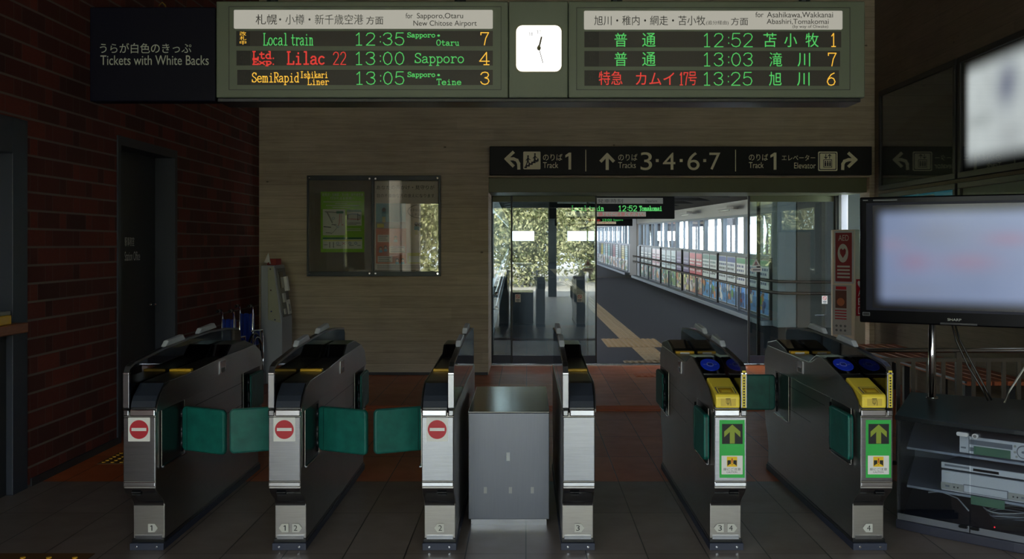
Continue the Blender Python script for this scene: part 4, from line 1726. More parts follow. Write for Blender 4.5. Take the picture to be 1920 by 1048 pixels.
def gate(px, s, kind, label, nums, flaps):
    gx = wx(px, GD)
    e = thing('ticket_gate', label, 'ticket gate', (gx, GD, 0), 'row of ticket gates')
    f = Fr((gx, GD, 0))
    sd = Fr((gx, GD, 0), (0, 1, 0), (0, 0, 1))       # c runs along +x
    # body
    q = MB()
    prof = KICK[::-2] + [(0, .70), (2.07, .70), (2.07, .36), (2.05, .30), (2.0, .24), (1.97, .16), (1.97, .05)]
    q.prism(sd, prof, -HW, HW, M_steels)
    q.build('body', e, bevel=.003)
    # base
    q = MB()
    q.box(gx - .084, gx + .084, GD + .095, GD + 2.0, .0, .034, M_base)
    q.box(gx - .080, gx + .080, GD + .115, GD + 1.99, .034, .05, M_black)
    for k in (-.05, .05):
        q.disc(f, k, .017, .006, .006, -.094, M_chrome, 10, -.091)
    q.build('base', e, bevel=.003)
    # front panels
    q = MB()
    q.fbox(f, -HW + .001, HW - .001, .366, .678, 0, .006, M_steel)
    fp = q.build('front_panel', e, bevel=.004)
    q = MB()
    q.fbox(f, -HW, HW, .339, .362, 0, .008, M_chrome)
    q.build('lower_band', e, bevel=.004)
    q = MB()
    ci, co = (-s * HW, s * .046)
    q.fbox(f, min(ci, co), max(ci, co), .681, .716, -.02, .010, M_chrome)
    q.fbox(f, min(s * .050, s * .080), max(s * .050, s * .080), .681, .714, -.02, .008, M_steel)
    q.build('cap_band', e, bevel=.006)
    # curved kick panel
    q = MB()
    out = [(a - .004, z) for a, z in KICK[1:-1]]
    inn = [(a + .002, z) for a, z in KICK[1:-1]]
    q.prism(sd, out + inn[::-1], -.074, .074, M_steelv)
    kp = q.build('kick_panel', e, smooth=True)
    kp.data.set_sharp_from_angle(angle=math.radians(35))
    q = MB()
    q.fbox(f, s * .02 - .022, s * .02 + .022, .306, .310, -.03, -.003, M_ink)
    q.fbox(f, s * .02 - .022, s * .02 + .022, .294, .297, -.04, -.012, M_ink)
    q.build('finger_slot', kp)
    q = MB()
    q.fbox(f, -.066, .066, .05, .066, -.13, -.122, M_steel)
    q.build('toe_strip', e)
    for i, (num, ox, way) in enumerate(nums):
        q = MB()
        x0 = ox
        pts = [(x0 - .021, .082), (x0 + .012, .082), (x0 + .028, .103), (x0 + .012, .124), (x0 - .021, .124)]
        if way < 0:
            pts = [(2 * x0 - a + .0, z) for a, z in pts]
        q.poly(f, pts, -.1235, M_offw)
        xa = x0 - .003 * way
        if num == '1':
            q.one(f, xa - .007, xa + .004, .090, .117, -.1225, M_ink)
        else:
            q.text(f, num, xa - .010, xa + .008, .090, .117, -.1225, M_ink)
        q.build('number_plate', kp)['label'] = 'white arrow plate with number %s' % num
    # top cover
    q = MB()
    if kind == 'exit':
        deck = [(.012, .70), (.012, .722), (.03, .748), (.05, .772), (.14, .822), (.2, .828), (.55, .832), (1.2, .838), (1.33, .905), (1.62, .905), (1.9, .85), (2.05, .79), (2.06, .70)]
        plate = [(.002, .70), (.0, .716), (.03, .752), (.06, .78), (.10, .806), (.2, .829), (.6, .832), (1.15, .851), (1.85, .856), (2.0, .80), (2.07, .70)]
    else:
        deck = [(.012, .70), (.012, .728), (.26, .80), (.34, .83), (.62, .902), (.80, .897), (.95, .842), (1.45, .842), (1.5, .86), (1.75, .895), (2.0, .86), (2.06, .78), (2.06, .70)]
        plate = [(.002, .70), (.0, .716), (.03, .752), (.12, .80), (.3, .838), (.55, .884), (.68, .900), (.78, .878), (.86, .852), (.95, .842), (1.95, .840), (2.03, .80), (2.07, .70)]
    c0, c1 = sorted((-s * (HW - .001), s * .049))
    q.prism(sd, deck, c0, c1, M_black)
    tc = q.build('top_cover', e, bevel=.004)
    # side plate
    q = MB()
    c0, c1 = sorted((-s * (HW + .006), -s * HW))
    q.prism(sd, plate, c0, c1, M_steels)
    q.build('side_plate', e, bevel=.002)
    q = MB()
    for (p0, p1) in (((.62, .64), (1.60, .64)), ((.9, .50), (1.60, .50))):
        c = -s * (HW + .0005)
        q.stroke(Fr((gx, GD, 0), (0, 1, 0), (0, 0, 1)), [p0, p1], .005, c, M_black)
    q.build('panel_joint', e)
    q = MB()
    ff = Fr((gx - s * (HW + .006), GD, 0), (0, s, 0), (0, 0, 1)) if s < 0 else Fr((gx - s * (HW + .006), GD, 0), (0, -1, 0), (0, 0, 1))
    if s < 0:
        ff = Fr((gx + HW + .006, GD, 0), (0, 1, 0), (0, 0, 1))
        sg = 1
    else:
        ff = Fr((gx - HW - .006, GD, 0), (0, -1, 0), (0, 0, 1))
        sg = -1
    q.fbox(ff, *sorted((sg * 1.05, sg * 1.17)), .76, .83, .0, .004, M_steelv)
    q.fbox(ff, *sorted((sg * 1.08, sg * 1.14)), .765, .79, .004, .006, M_black)
    q.build('service_lock', e)
    # dividing fin
    fin = [(.012, .70), (.0, .74), (.0, .895), (.02, .922), (.08, .937), (.5, .968), (.94, .985), (1.33, .991), (1.72, .978), (1.98, .957), (2.03, .92), (2.04, .70)]
    c0, c1 = sorted((s * .056, s * .074))
    q = MB()
    q.prism(sd, [(.02, .70), (.02, .89)] + fin[3:-1] + [(2.03, .70)], c0, c1, M_fin)
    fn = q.build('divider_fin', e)
    fn['label'] = 'smoked divider screen along the top of the gate'
    q = MB()
    topl = fin[2:10]
    d0, d1 = sorted((s * .052, s * .078))
    q.prism(sd, topl + [(a, z - .012) for a, z in topl[::-1]], d0, d1, pm('fin_trim', (92, 92, 94), .3, .7))
    q.build('fin_trim', fn)
    for (y0, y1) in ((.52, .86), (1.10, 1.46)):
        q = MB()
        za = .968 + (y0 - .5) * .036
        zb = .968 + (y1 - .5) * .032
        q.prism(sd, [(y0, za), (y0 + .05, za + .03), (y1 - .05, zb + .032), (y1, zb)], d0 - .002, d1 + .002, M_bump)
        q.build('sensor_cap', fn, bevel=.006)
    # steel column at the fin's front edge
    q = MB()
    k0, k1 = sorted((s * .050, s * .080))
    q.fbox(f, k0, k1, .722, .885, -.018, .006, M_steelv)
    q.fbox(f, k0, k1, .885, .895, -.018, .008, M_chrome)
    q.fbox(f, k0, k1, .716, .721, -.018, .0, M_black)
    col = q.build('front_column', e, bevel=.002)
    a0, a1 = sorted((-s * (HW - .006), s * .046))
    if kind == 'exit':
        q = MB()
        slope = [(.008, .724), (.022, .752), (.045, .776), (.135, .826), (.135, .82), (.05, .768), (.03, .745), (.016, .72)]
        q.prism(sd, slope, a0, a1, M_slope)
        q.build('front_cover', tc)
        q = MB()
        q.box(gx + a0, gx + a1, GD + .56, GD + .60, .832, .846, M_yelslot)
        q.build('ticket_slot', tc, bevel=.003)['label'] = 'yellow ticket slot'
        q = MB()
        q.prism(sd, [(1.21, .846), (1.215, .848), (1.325, .907), (1.32, .905)], a0 + .01, a1 - .004, M_blackg)
        q.build('display', tc)
    else:
        q = MB()
        y = [(-.006, .722), (-.006, .776), (.004, .787), (.26, .838), (.27, .81), (.27, .722)]
        q.prism(sd, y, a0, a1, M_yel)
        yb = q.build('ticket_entry', tc, bevel=.007)
        yb['label'] = 'yellow ticket entry box'
        up = Vector((0, .256, .051)).normalized()
        yf = Fr((gx, GD + .004, .787), (1, 0, 0), up)
        q = MB()
        m_ = (a0 + a1) / 2
        q.quad(yf, m_ - .046, m_ + .046, .012, .105, .002, pm('slot_edge_violet', (74, 66, 116), .5))
        q.quad(yf, m_ - .041, m_ + .041, .012, .099, .0026, M_yel)
        q.quad(yf, m_ - .034, m_ + .034, .016, .086, .0032, pm('slot_hollow', (128, 104, 20), .5))
        q.quad(yf, m_ - .030, m_ + .030, .016, .072, .0038, M_yelslot)
        q.quad(yf, m_ - .022, m_ + .022, .020, .050, .0044, M_yel)
        q.build('slot', yb)
        q = MB()
        q.quad(f, m_ - .035, m_ + .038, .732, .768, .0068, pm('yellow_label', (214, 186, 70), .5))
        q.quad(f, m_ - .011, m_ + .012, .765, .769, .0075, M_ink)
        q.stroke(f, [(m_ - .01, .76), (m_ + .012, .76), (m_ + .014, .735)], .002, .008, M_ink)
        q.stroke(f, [(m_ - .009, .757), (m_ - .008, .746), (m_ + .004, .742), (m_ + .006, .755)], .002, .0083, M_ink)
        q.stroke(f, [(m_ - .002, .757), (m_ - .001, .737)], .002, .0086, M_ink)
        q.build('ticket_picture', yb)
        # card reader
        rp = Vector((0, .28, .072)).normalized()
        rf = Fr((gx, GD + .34, .83), (1, 0, 0), rp)
        q = MB()
        q.fbox(rf, a0 + .004, a1 - .002, .04, .285, .0, .004, M_blackg)
        rd = q.build('card_reader', tc)
        q = MB()
        q.disc(rf, m_, .165, .050, .085, .0045, M_blue, 32, .007)
        q.disc(rf, m_, .165, .018, .030, .007, pm('reader_grey', (150, 160, 196), .5), 20, .0075)
        q.disc(rf, m_, .165, .014, .024, .0075, M_blue, 20, .008)
        for k in range(4):
            q.quad(rf, m_ - .011 + k * .006, m_ - .007 + k * .006, .155, .175, .0085, M_ink)
        q.quad(rf, m_ - .036, m_ - .024, .16, .17, .0075, pm('reader_grey', (150, 160, 196), .5))
        q.quad(rf, m_ + .024, m_ + .036, .16, .17, .0075, pm('reader_grey', (150, 160, 196), .5))
        q.build('reader_disc', rd)['label'] = 'blue touch disc'
        q = MB()
        q.box(gx + a0 + .004, gx + a1, GD + 1.40, GD + 1.45, .842, .856, M_yelslot)
        q.box(gx + a0 + .03, gx + a1 - .03, GD + 1.395, GD + 1.40, .842, .850, M_white)
        q.build('ticket_slot', tc, bevel=.002)
        q = MB()
        q.prism(sd, [(1.505, .864), (1.51, .862), (1.74, .895), (1.735, .898)], a0 + .01, a1 - .004, M_blackg)
        q.build('display', tc)
        q = MB()
        m2 = s * .065
        q.fbox(f, m2 - .009, m2 + .009, .724, .905, .006, .0075, pm('label_yellow', (230, 206, 60), .5))
        for k in range(11):
            q.quad(f, m2 - .004, m2 + .004, .73 + k * .0135, .7385 + k * .0135, .0082, M_ink)
        q.disc(f, m2, .892, .005, .005, .0082, M_ink, 12)
        q.build('warning_label', col)['label'] = 'narrow yellow warning label'
    # sign on the front panel
    if kind == 'exit' and px != 1085.5:
        q = MB()
        ox = .0 if px < 700 else -.002
        q.rrect(f, ox - .053, ox + .053, .560, .676, .003, .005, .0075, M_white)
        q.disc(f, ox, .618, .046, .046, .008, M_red, 40)
        q.quad(f, ox - .036, ox + .036, .611, .626, .009, M_white)
        q.build('no_entry_sign', fp)['label'] = 'white sticker with a red no entry disc'
    elif kind == 'entry':
        q = MB()
        x0, x1, z0, z1 = R(1348.6, 1395.8, 787, 895, GD)
        ofs = gx - wx(1369.5, GD)
        x0, x1 = x0 - gx + ofs, x1 - gx + ofs
        q.fbox(f, x0, x1, z0, z1, .005, .008, M_green)
        def G(u0, u1, v0, v1): return (x0 + (u0 - 130) / 330 * (x1 - x0), x0 + (u1 - 130) / 330 * (x1 - x0), z1 - (v1 - 190) / 755 * (z1 - z0), z1 - (v0 - 190) / 755 * (z1 - z0))
        q.quad(f, *G(162, 432, 240, 502), .009, M_ink)
        g_ = G
        pa = [(296, 248), (402, 340), (402, 415), (328, 345), (328, 496), (264, 496), (264, 345), (190, 415), (190, 340)]
        pts = [(g_(u, u, v, v)[0], g_(u, u, v, v)[2]) for u, v in pa][::-1]
        q.add([f.p(a, z_, .0095) for a, z_ in pts], [(0, 1, 2, 3, 4, 5, 6, 7, 8)], em('arrow_led', (108, 126, 24), .8))
        q.rrect(f, *G(155, 432, 655, 900), .002, None, .009, M_white)
        q.rrect(f, *G(225, 360, 668, 800), .002, None, .0096, pm('caution_yellow', (236, 196, 20), .5))
        q.quad(f, *G(232, 278, 715, 765), .0102, M_ink)
        q.quad(f, *G(308, 354, 715, 765), .0102, M_ink)
        q.poly(f, [(g_(u, u, v, v)[0], g_(u, u, v, v)[2]) for u, v in ((232, 790), (262, 765), (232, 765))], .0102, M_ink)
        q.poly(f, [(g_(u, u, v, v)[0], g_(u, u, v, v)[2]) for u, v in ((354, 790), (354, 765), (324, 765))], .0102, M_ink)
        q.poly(f, [(g_(u, u, v, v)[0], g_(u, u, v, v)[2]) for u, v in ((284, 690), (289, 755), (297, 755), (302, 690))], .0104, M_red)
        q.disc(f, g_(293, 293, 772, 772)[0], g_(293, 293, 772, 772)[2], .0025, .0025, .0104, M_red, 10)
        q.text(f, '扉にご注意', *G(178, 405, 815, 850), .0098, M_ink)
        q.text(f, 'CAUTION', *G(222, 358, 860, 880), .0098, M_ink)
        q.build('arrow_sign', fp)['label'] = 'green sign with an upward arrow and a caution sticker'
    # flaps
    for (t, y0, ang, L, back) in flaps:
        th = math.radians(ang)
        r = (t * math.cos(th), -math.sin(th) * (-1 if back else 1), 0)
        hx = gx + t * (HW + (.010 if ang < 80 else .026))
        o = Vector((hx, GD + y0, 0))
        pfm = Fr(o, r, (0, 0, 1))
        q = MB()
        q.rrect(pfm, .015, L, .452, .676, .022, -.014, .014, M_pad)
        pd = q.build('flap', e, bevel=.007)
        pd['label'] = 'padded green flap'
        q = MB()
        q.rrect(pfm, .012, L + .003, .449, .679, .024, -.004, .004, M_padp)
        q.fbox(pfm, .050, .053, .455, .673, -.0155, .0155, M_padp)
        q.build('seam', pd)
        q = MB()
        for z in (.49, .56, .64):
            q.tube([o + Vector((0, 0, z - .02)), o + Vector((0, 0, z + .02))], .009, M_frame)
        q.tube([o + Vector((0, 0, .44)), o + Vector((0, 0, .69))], .006, M_black)
        q.build('hinge', pd, smooth=True)
        # recess in the side
        ss = Fr((gx + t * (HW + (.006 if t == -s else 0)), GD, 0), (0, t, 0), (0, 0, 1))
        ya, yb_ = (y0 - .29, y0 + .05) if not back else (y0 - .05, y0 + .36)
        q = MB()
        aa, ab = sorted((t * ya, t * yb_))
        q.fbox(ss, aa, ab, .425, .70, 0, .002, M_black)
        q.fbox(ss, aa - .006, ab + .006, .419, .425, 0, .012, M_steelv)
        q.fbox(ss, aa - .006, aa, .425, .70, 0, .003, M_steels)
        q.fbox(ss, ab, ab + .006, .425, .70, 0, .003, M_steels)
        q.build('flap_recess', e)
    return e


gate(261.7, -1, 'exit', 'leftmost ticket gate, number 1, nearest the brick wall', [('1', .018, 1)], [(1, .36, 28, .305, False), (1, 1.62, 90, .34, True)])
gate(533.8, -1, 'exit', 'ticket gate numbered 1 and 2 with a no entry sign and flaps on both sides', [('1', -.03, -1), ('2', .03, 1)],
     [(-1, .36, 24, .272, False), (1, .36, 28, .32, False), (1, 1.62, 90, .34, True)])
gate(820.7, 1, 'exit', 'ticket gate number 2 with a no entry sign, left of the steel box', [('2', .0, -1)], [(-1, .36, 26, .285, False)])
gate(1085.5, -1, 'exit', 'ticket gate number 3 with a bare steel front, right of the steel box', [('3', .005, 1)], [])
gate(1369.5, 1, 'entry', 'ticket gate numbered 3 and 4 with yellow entry box and green arrow sign', [('3', -.03, -1), ('4', .03, 1)], [(-1, .42, 90, .35, False), (-1, 1.66, 90, .35, True)])
gate(1643.5, 1, 'entry', 'rightmost ticket gate, number 4, with yellow entry box beside the television cabinet', [('4', .0, -1)], [(-1, .42, 90, .35, False), (-1, 1.68, 0, .27, False)])

# ------------------------------------------------------------------ steel box between the gates
BX = 5.71
x0, x1 = wx(878, BX), wx(1030, BX)
e = thing('steel_cabinet', 'plain brushed steel box standing between gates 2 and 3', 'cabinet', ((x0 + x1) / 2, BX, 0))
q = MB()
M_boxs = steel_mat('box_steel', (100, 103, 112), .30, (70, 70, 1), .05)
q.box(x0, x1, BX, BX + 1.0, .033, .608, M_boxs)
q.build('body', e, bevel=.003)
q = MB()
q.box(x0 - .001, x1 + .001, BX - .003, BX + 1.003, .609, .616, pm('cabinet_top_steel', (150, 150, 146), .14, 1.0))
q.build('lid', e, bevel=.002)
q = MB()
q.box(x0 + .015, x1 - .015, BX + .012, BX + .98, 0, .032, M_steel)
q.build('plinth', e)
q = MB()
fr = front(BX)
q.quad(fr, *R(949.5, 956, 848, 864, BX), .0012, M_bump)
for px in (910, 957, 998):
    q.quad(fr, *R(px - 3, px + 3, 913, 925, BX), .0012, pm('tape_residue', (130, 130, 132), .4, .8))
q.build('tape', e)['label'] = 'scraps of pale tape'

# ------------------------------------------------------------------ television, its cabinet and what is in it
A_, C_, BR, BL = (1.975, 5.657), (2.54, 5.09), (3.2, 6.03), (2.376, 6.533)
FLR = Fr((0, 0, 0), (1, 0, 0), (0, 1, 0))
e = thing('media_cabinet', 'black corner television cabinet with glass doors at the right', 'cabinet', (2.5, 5.8, 0))
foot = [A_, C_, BR, BL]
M_cab = pm('cabinet_black', (20, 21, 24), .25)
q = MB()
ctr = (2.52, 5.85)
def scl(pts, k): return [(ctr[0] + (a - ctr[0]) * k, ctr[1] + (c - ctr[1]) * k) for a, c in pts]
bow = [A_, (2.10, 5.50), (2.255, 5.345), (2.40, 5.205), C_, BR, BL]
q.prism(FLR, scl(bow, 1.01), .582, .606, pm('cabinet_top_gloss', (40, 44, 46), .3))
q.build('top', e, bevel=.004)
q = MB()
q.prism(FLR, bow, .0, .05, pm('cabinet_plinth', (52, 54, 66), .4))
q.build('base', e, bevel=.006)
q = MB()
def wallseg(q, p, r, z0, z1, th, m):
    d = Vector((r[0] - p[0], r[1] - p[1], 0)).normalized()
    nn = Vector((d.y, -d.x, 0)) * th
    P0, P1 = Vector((p[0], p[1], 0)), Vector((r[0], r[1], 0))
    base = [P0, P1, P1 + nn, P0 + nn]
    q.hexa([v + Vector((0, 0, z0)) for v in base] + [v + Vector((0, 0, z1)) for v in base], m)


I_ = scl(foot, .985)
wallseg(q, I_[0], I_[3], .05, .582, .018, M_cab)
wallseg(q, I_[2], I_[1], .05, .582, .018, M_cab)
q.build('side_panel', e)
q = MB()
I2 = scl(foot, .955)
wallseg(q, I2[0], I2[3], .05, .582, .003, pm('cabinet_veil_tint', (120, 128, 146), .5))  # pale bluish inner face stands in for reflections in the door glass
q.build('side_veil', e)
q = MB()
wallseg(q, I_[3], I_[2], .05, .582, .012, pm('cabinet_back', (196, 204, 224), .6))
q.build('back_panel', e)
for z in (.424, .218):
    q = MB()
    sp = scl(foot, .94)
    q.prism(FLR, [(sp[0][0] + .05, sp[0][1] + .05), (sp[1][0] + .05, sp[1][1] + .05), sp[2], sp[3]], z - .012, z, pm('cabinet_shelf', (176, 184, 198), .4))
    q.build('shelf', e)
rdir = Vector((.7071, -.7071, 0))
CM = Vector((2.255, 5.375, 0))
cfr = Fr(CM, rdir, (0, 0, 1))
L2 = .385
for sgn in (-1, 1):
    q = MB()
    a0, a1 = sorted((sgn * .003, sgn * L2))
    q.fbox(cfr, a0, a1, .055, .575, -.004, .0, M_cabglass)
    dr = q.build('glass_door', e)
    q = MB()
    q.fbox(cfr, a0, a1, .052, .085, .0, .003, pm('door_rail_alu', (150, 156, 166), .35, .7))
    q.build('rail', dr)
    q = MB()
    q.rrect(cfr, sgn * .03 - .022, sgn * .03 + .022, .072, .086, .006, .0035, .016, M_black)
    q.build('latch', dr)
q = MB()
q.rrect(cfr, -.065, -.005, .540, .560, .009, .001, .012, M_bump)
q.disc(cfr, .03, .548, .015, .013, .001, M_bump, 20, .014)
q.disc(cfr, .03, .548, .009, .008, .014, M_inkg, 16, .016)
q.build('door_lock', e)
# the machines on the shelves
def deck_frame(a, d): return Fr(CM + rdir * a + Vector((.7071, .7071, 0)) * d, rdir, (0, 0, 1))


M_silver = pm('deck_silver', (240, 243, 248), .4, .0)
M_silver2 = pm('deck_silver_dark', (140, 146, 156), .4, .1)
M_tag = pm('green_tag', (96, 140, 112), .6)


def deck(name, label, a0, a1, d0, d1, z0, z1):
    fr = deck_frame(0, d0)
    p = fr.p((a0 + a1) / 2, z0, 0)
    e = thing(name, label, 'video deck', p, 'video decks in the cabinet')
    q = MB()
    q.fbox(fr, a0, a1, z0 + .008, z1, -(d1 - d0), -.012, M_silver2)
    q.build('body', e, bevel=.003)
    q = MB()
    q.fbox(fr, a0, a1, z0 + .006, z1, -.012, 0, M_silver)
    fc = q.build('front', e, bevel=.003)
    q = MB()
    for x in (a0 + .04, a1 - .04):
        q.fbox(fr, x - .02, x + .02, z0, z0 + .008, -.06, -.02, M_black)
    q.build('foot', e)
    return e, fr, fc


e, fr, fc = deck('video_recorder', 'small silver video recorder with a round dial on the upper shelf', -.105, .265, .12, .36, .425, .520)
q = MB()
q.fbox(fr, -.05, .165, .480, .505, 0, .002, M_silver2)
q.fbox(fr, -.05, -.02, .445, .465, 0, .002, M_silver2)
q.fbox(fr, -.055, -.052, .435, .515, 0, .003, M_silver2)
q.fbox(fr, -.095, -.07, .455, .462, 0, .004, M_silver2)
q.disc(fr, .22, .475, .034, .034, .0, M_silver2, 28, .002)
q.disc(fr, .22, .475, .028, .028, .002, M_silver, 28, .005)
q.disc(fr, .22, .475, .009, .006, .005, M_silver2, 14, .007)
for (a, z) in ((.178, .50), (.178, .47), (.186, .448), (.252, .505)):
    q.disc(fr, a, z, .006, .006, 0, M_offw, 12, .004)
q.build('controls', fc)
q = MB()
q.quad(fr, -.028, .158, .432, .475, .006, M_tag)
q.build('paper_tag', fc)['label'] = 'green paper tag'
e, fr, fc = deck('tape_deck', 'large silver tape deck on the lower shelf of the cabinet', -.19, .29, .095, .40, .219, .330)
q = MB()
q.fbox(fr, -.19, .29, .232, .268, 0, .004, M_offw)
q.fbox(fr, -.07, .155, .232, .274, .004, .006, M_silver2)
q.fbox(fr, -.066, .151, .236, .270, .006, .009, M_silver)
for a in (-.165, .22, .25):
    q.fbox(fr, a, a + .02, .247, .256, .004, .009, M_silver2)
for a in (-.12, -.10, .18, .20):
    q.disc(fr, a, .25, .004, .004, .004, M_ink, 10, .006)
q.fbox(fr, -.17, -.14, .318, .322, 0, .001, M_white)
q.build('controls', fc)
q = MB()
q.quad(fr, -.03, .14, .178, .222, .010, M_tag)
q.build('paper_tag', fc)['label'] = 'green paper tag'
e, fr, fc = deck('disc_player', 'slim silver disc player lying on the large tape deck', -.20, .285, .115, .36, .331, .368)
q = MB()
q.fbox(fr, -.03, .10, .345, .358, 0, .002, M_blackg)
q.fbox(fr, -.18, -.05, .350, .360, 0, .002, M_silver2)
q.disc(fr, .265, .35, .006, .006, 0, M_silver2, 12, .004)
q.build('controls', fc)
e = thing('power_adapter', 'flat black box with a red light on the cabinet floor', 'adapter', deck_frame(.17, .16).p(0, .051, 0))
q = MB()
fr = deck_frame(.06, .14)
fr = Fr(fr.o, (.95, -.31, 0), (0, 0, 1))
q.fbox(fr, 0, .2, .052, .078, -.13, 0, M_black)
q.build('body', e, bevel=.003)
q = MB()
q.disc(fr, .008, .066, .004, .004, .001, em('red_led', (255, 40, 60), 1.5), 10)
q.build('indicator', e)
e = thing('cable_coil', 'loose coil of grey cables on the cabinet floor under the lower shelf', 'cable', deck_frame(.1, .3).p(0, .051, 0))
q = MB()
o = deck_frame(.06, .44).p(0, .06, 0)
for k in range(7):
    pts = []
    rr = .10 + .008 * k
    for t in range(25):
        aa = t / 24 * 2 * math.pi
        pts.append(o + Vector((rr * math.cos(aa) * 1.1, rr * math.sin(aa) * .8, .008 * k + .006 * math.sin(3 * aa + k))))
    q.tube(pts, .004, M_inkg if k % 2 else M_bump, 6, False)
q.build('coil', e, smooth=True)
q = MB()
o2 = deck_frame(-.3, .2).p(0, .12, 0)
q.tube([o2 + Vector((-.0, .02, .05)), o2 + Vector((.06, .0, .06)), o2 + Vector((.14, -.03, .03)), o2 + Vector((.22, .02, -.05))], .004, M_bump, 6)
q.build('loose_end', e, smooth=True)

# television
tvd = Vector((.845, -.535, 0)).normalized()
TV = Fr((2.0, 6.35, 0), tvd, (0, 0, 1))
z0, z1, TL = 1.052, 1.802, 1.22
e = thing('television', 'large black flat television on a chrome pole at the right edge', 'television', TV.p(.6, z0, -.05))
q = MB()
q.fbox(TV, 0, TL, z0, z1, -.07, 0, pm('tv_gloss_black', (8, 9, 13), .2, spec=.12))
q.build('case', e, bevel=.008)
q = MB()
q.fbox(TV, .04, TL - .04, z0 + .075, z1 - .035, .0, .002, pm('tv_screen_margin', (24, 27, 44), .4, spec=.2))
q.build('screen_margin', e)


def blur_screen(name, fr, cell, spots, base, strength, edge):
    t = NT(name)
    x, y, z, p = t.pos()
    gl = t.n('ShaderNodeVectorMath', operation='SUBTRACT')
    t.link(p, gl.inputs[0])
    gl.inputs[1].default_value = fr.o
    dr = t.n('ShaderNodeVectorMath', operation='DOT_PRODUCT')
    t.link(gl.outputs[0], dr.inputs[0])
    dr.inputs[1].default_value = fr.r
    a = dr.outputs['Value']
    nz = t.noise(p, 3.0, 1)
    col = t.mix(nz, lin(base), lin(tuple(min(255, int(v * 1.12)) for v in base)))
    for (sa, sz, ra, rz, c) in spots:
        da = t.math('DIVIDE', t.math('SUBTRACT', a, sa), ra)
        dz = t.math('DIVIDE', t.math('SUBTRACT', z, sz), rz)
        d = t.math('ADD', t.math('MULTIPLY', da, da), t.math('MULTIPLY', dz, dz))
        g = t.math('POWER', 2.718, t.math('MULTIPLY', d, -1.0))
        col = t.mix(t.math('MULTIPLY', g, .8), col, lin(c))
    a0, a1, b0, b1 = cell
    def sm(v, e0, e1):
        m = t.n('ShaderNodeMapRange', interpolation_type='SMOOTHSTEP')
        t.link(v, m.inputs[0])
        m.inputs[1].default_value = e0
        m.inputs[2].default_value = e1
        return m.outputs[0]
    k = t.math('MULTIPLY', t.math('MULTIPLY', sm(a, a0, a0 + edge), sm(a, a1, a1 - edge)), t.math('MULTIPLY', sm(z, b0, b0 + edge), sm(z, b1, b1 - edge)))
    t.link(col, t.b.inputs['Emission Color'])
    t.link(t.math('MULTIPLY', k, strength), t.b.inputs['Emission Strength'])
    t.b.inputs['Base Color'].default_value = (.01, .01, .015, 1)
    t.b.inputs['Roughness'].default_value = .2
    return t.mat


scr = (.078, TL - .078, z0 + .09, z1 - .05)
q = MB()
pk = (150, 132, 164)
q.quad(TV, *scr, .003, blur_screen('tv_picture', TV, scr, [(.32, 1.42, .10, .07, pk), (.62, 1.42, .16, .06, pk), (.82, 1.55, .14, .05, pk), (.2, 1.52, .1, .05, (150, 146, 176)), (.45, 1.58, .2, .08, (128, 138, 166)), (.3, 1.25, .2, .06, (132, 144, 172))], (124, 140, 174), .74, .09))
q.build('screen', e)['label'] = 'lit screen with a blurred pale picture'
q = MB()
am = .50
q.text(TV, 'SHARP', am, am + .075, z0 + .028, z0 + .042, .0015, M_offw)
q.fbox(TV, am - .04, am + .16, z0 + .006, z0 + .016, .0, .003, M_black)
q.rrect(TV, .018, .062, z0 + .04, z0 + .062, .004, None, .0015, M_inkg)
q.rrect(TV, .021, .059, z0 + .043, z0 + .059, .003, None, .002, M_black)
q.quad(TV, .02, .05, z1 - .022, z1 - .016, .0015, M_inkg)
q.quad(TV, .08, .22, z1 - .024, z1 - .016, .0015, M_inkg)
q.build('maker_mark', e)
q = MB()
pm_ = TV.p(.40, 1.4, -.07)
q.fbox(TV, .25, .95, 1.25, 1.6, -.11, -.07, M_black)
q.tube([TV.p(.41, 1.2, -.15), TV.p(.41, 1.5, -.15)], .03, M_black)
q.fbox(TV, .36, .46, 1.25, 1.45, -.16, -.11, M_black)
q.build('mount', e)
# television pole
POLE = (2.41, 6.28)
q = MB()
q.tube([(*POLE, .607), (*POLE, 1.25)], .022, M_chrome, 20)
q.tube([(*POLE, .607), (*POLE, .615)], .034, M_chrome, 20)
q.build('television_pole', e, smooth=True)['label'] = 'chrome pole'

for (nm, label, m_, pts, r_) in (
        ('power_cable', 'white cable hanging from the television to the cabinet top', M_offw,
         [(2.96, 6.02, 1.12), (2.94, 6.03, .98), (2.86, 6.06, .82), (2.78, 6.08, .68), (2.75, 6.08, .607)], .006),
        ('power_cable', 'left one of two black cables running from the pole to the cabinet top', M_black,
         [(2.50, 6.26, 1.12), (2.54, 6.25, .95), (2.60, 6.22, .80), (2.66, 6.18, .68), (2.69, 6.16, .607)], .006),
        ('power_cable', 'right one of two black cables running from the pole to the cabinet top', M_black,
         [(2.52, 6.27, 1.12), (2.57, 6.27, .95), (2.65, 6.24, .78), (2.70, 6.20, .66), (2.72, 6.18, .607)], .006)):
    q = MB()
    q.tube(pts, r_, m_, 8)
    tag(q.build(nm, smooth=True), label, 'cable', 'cables behind the television')

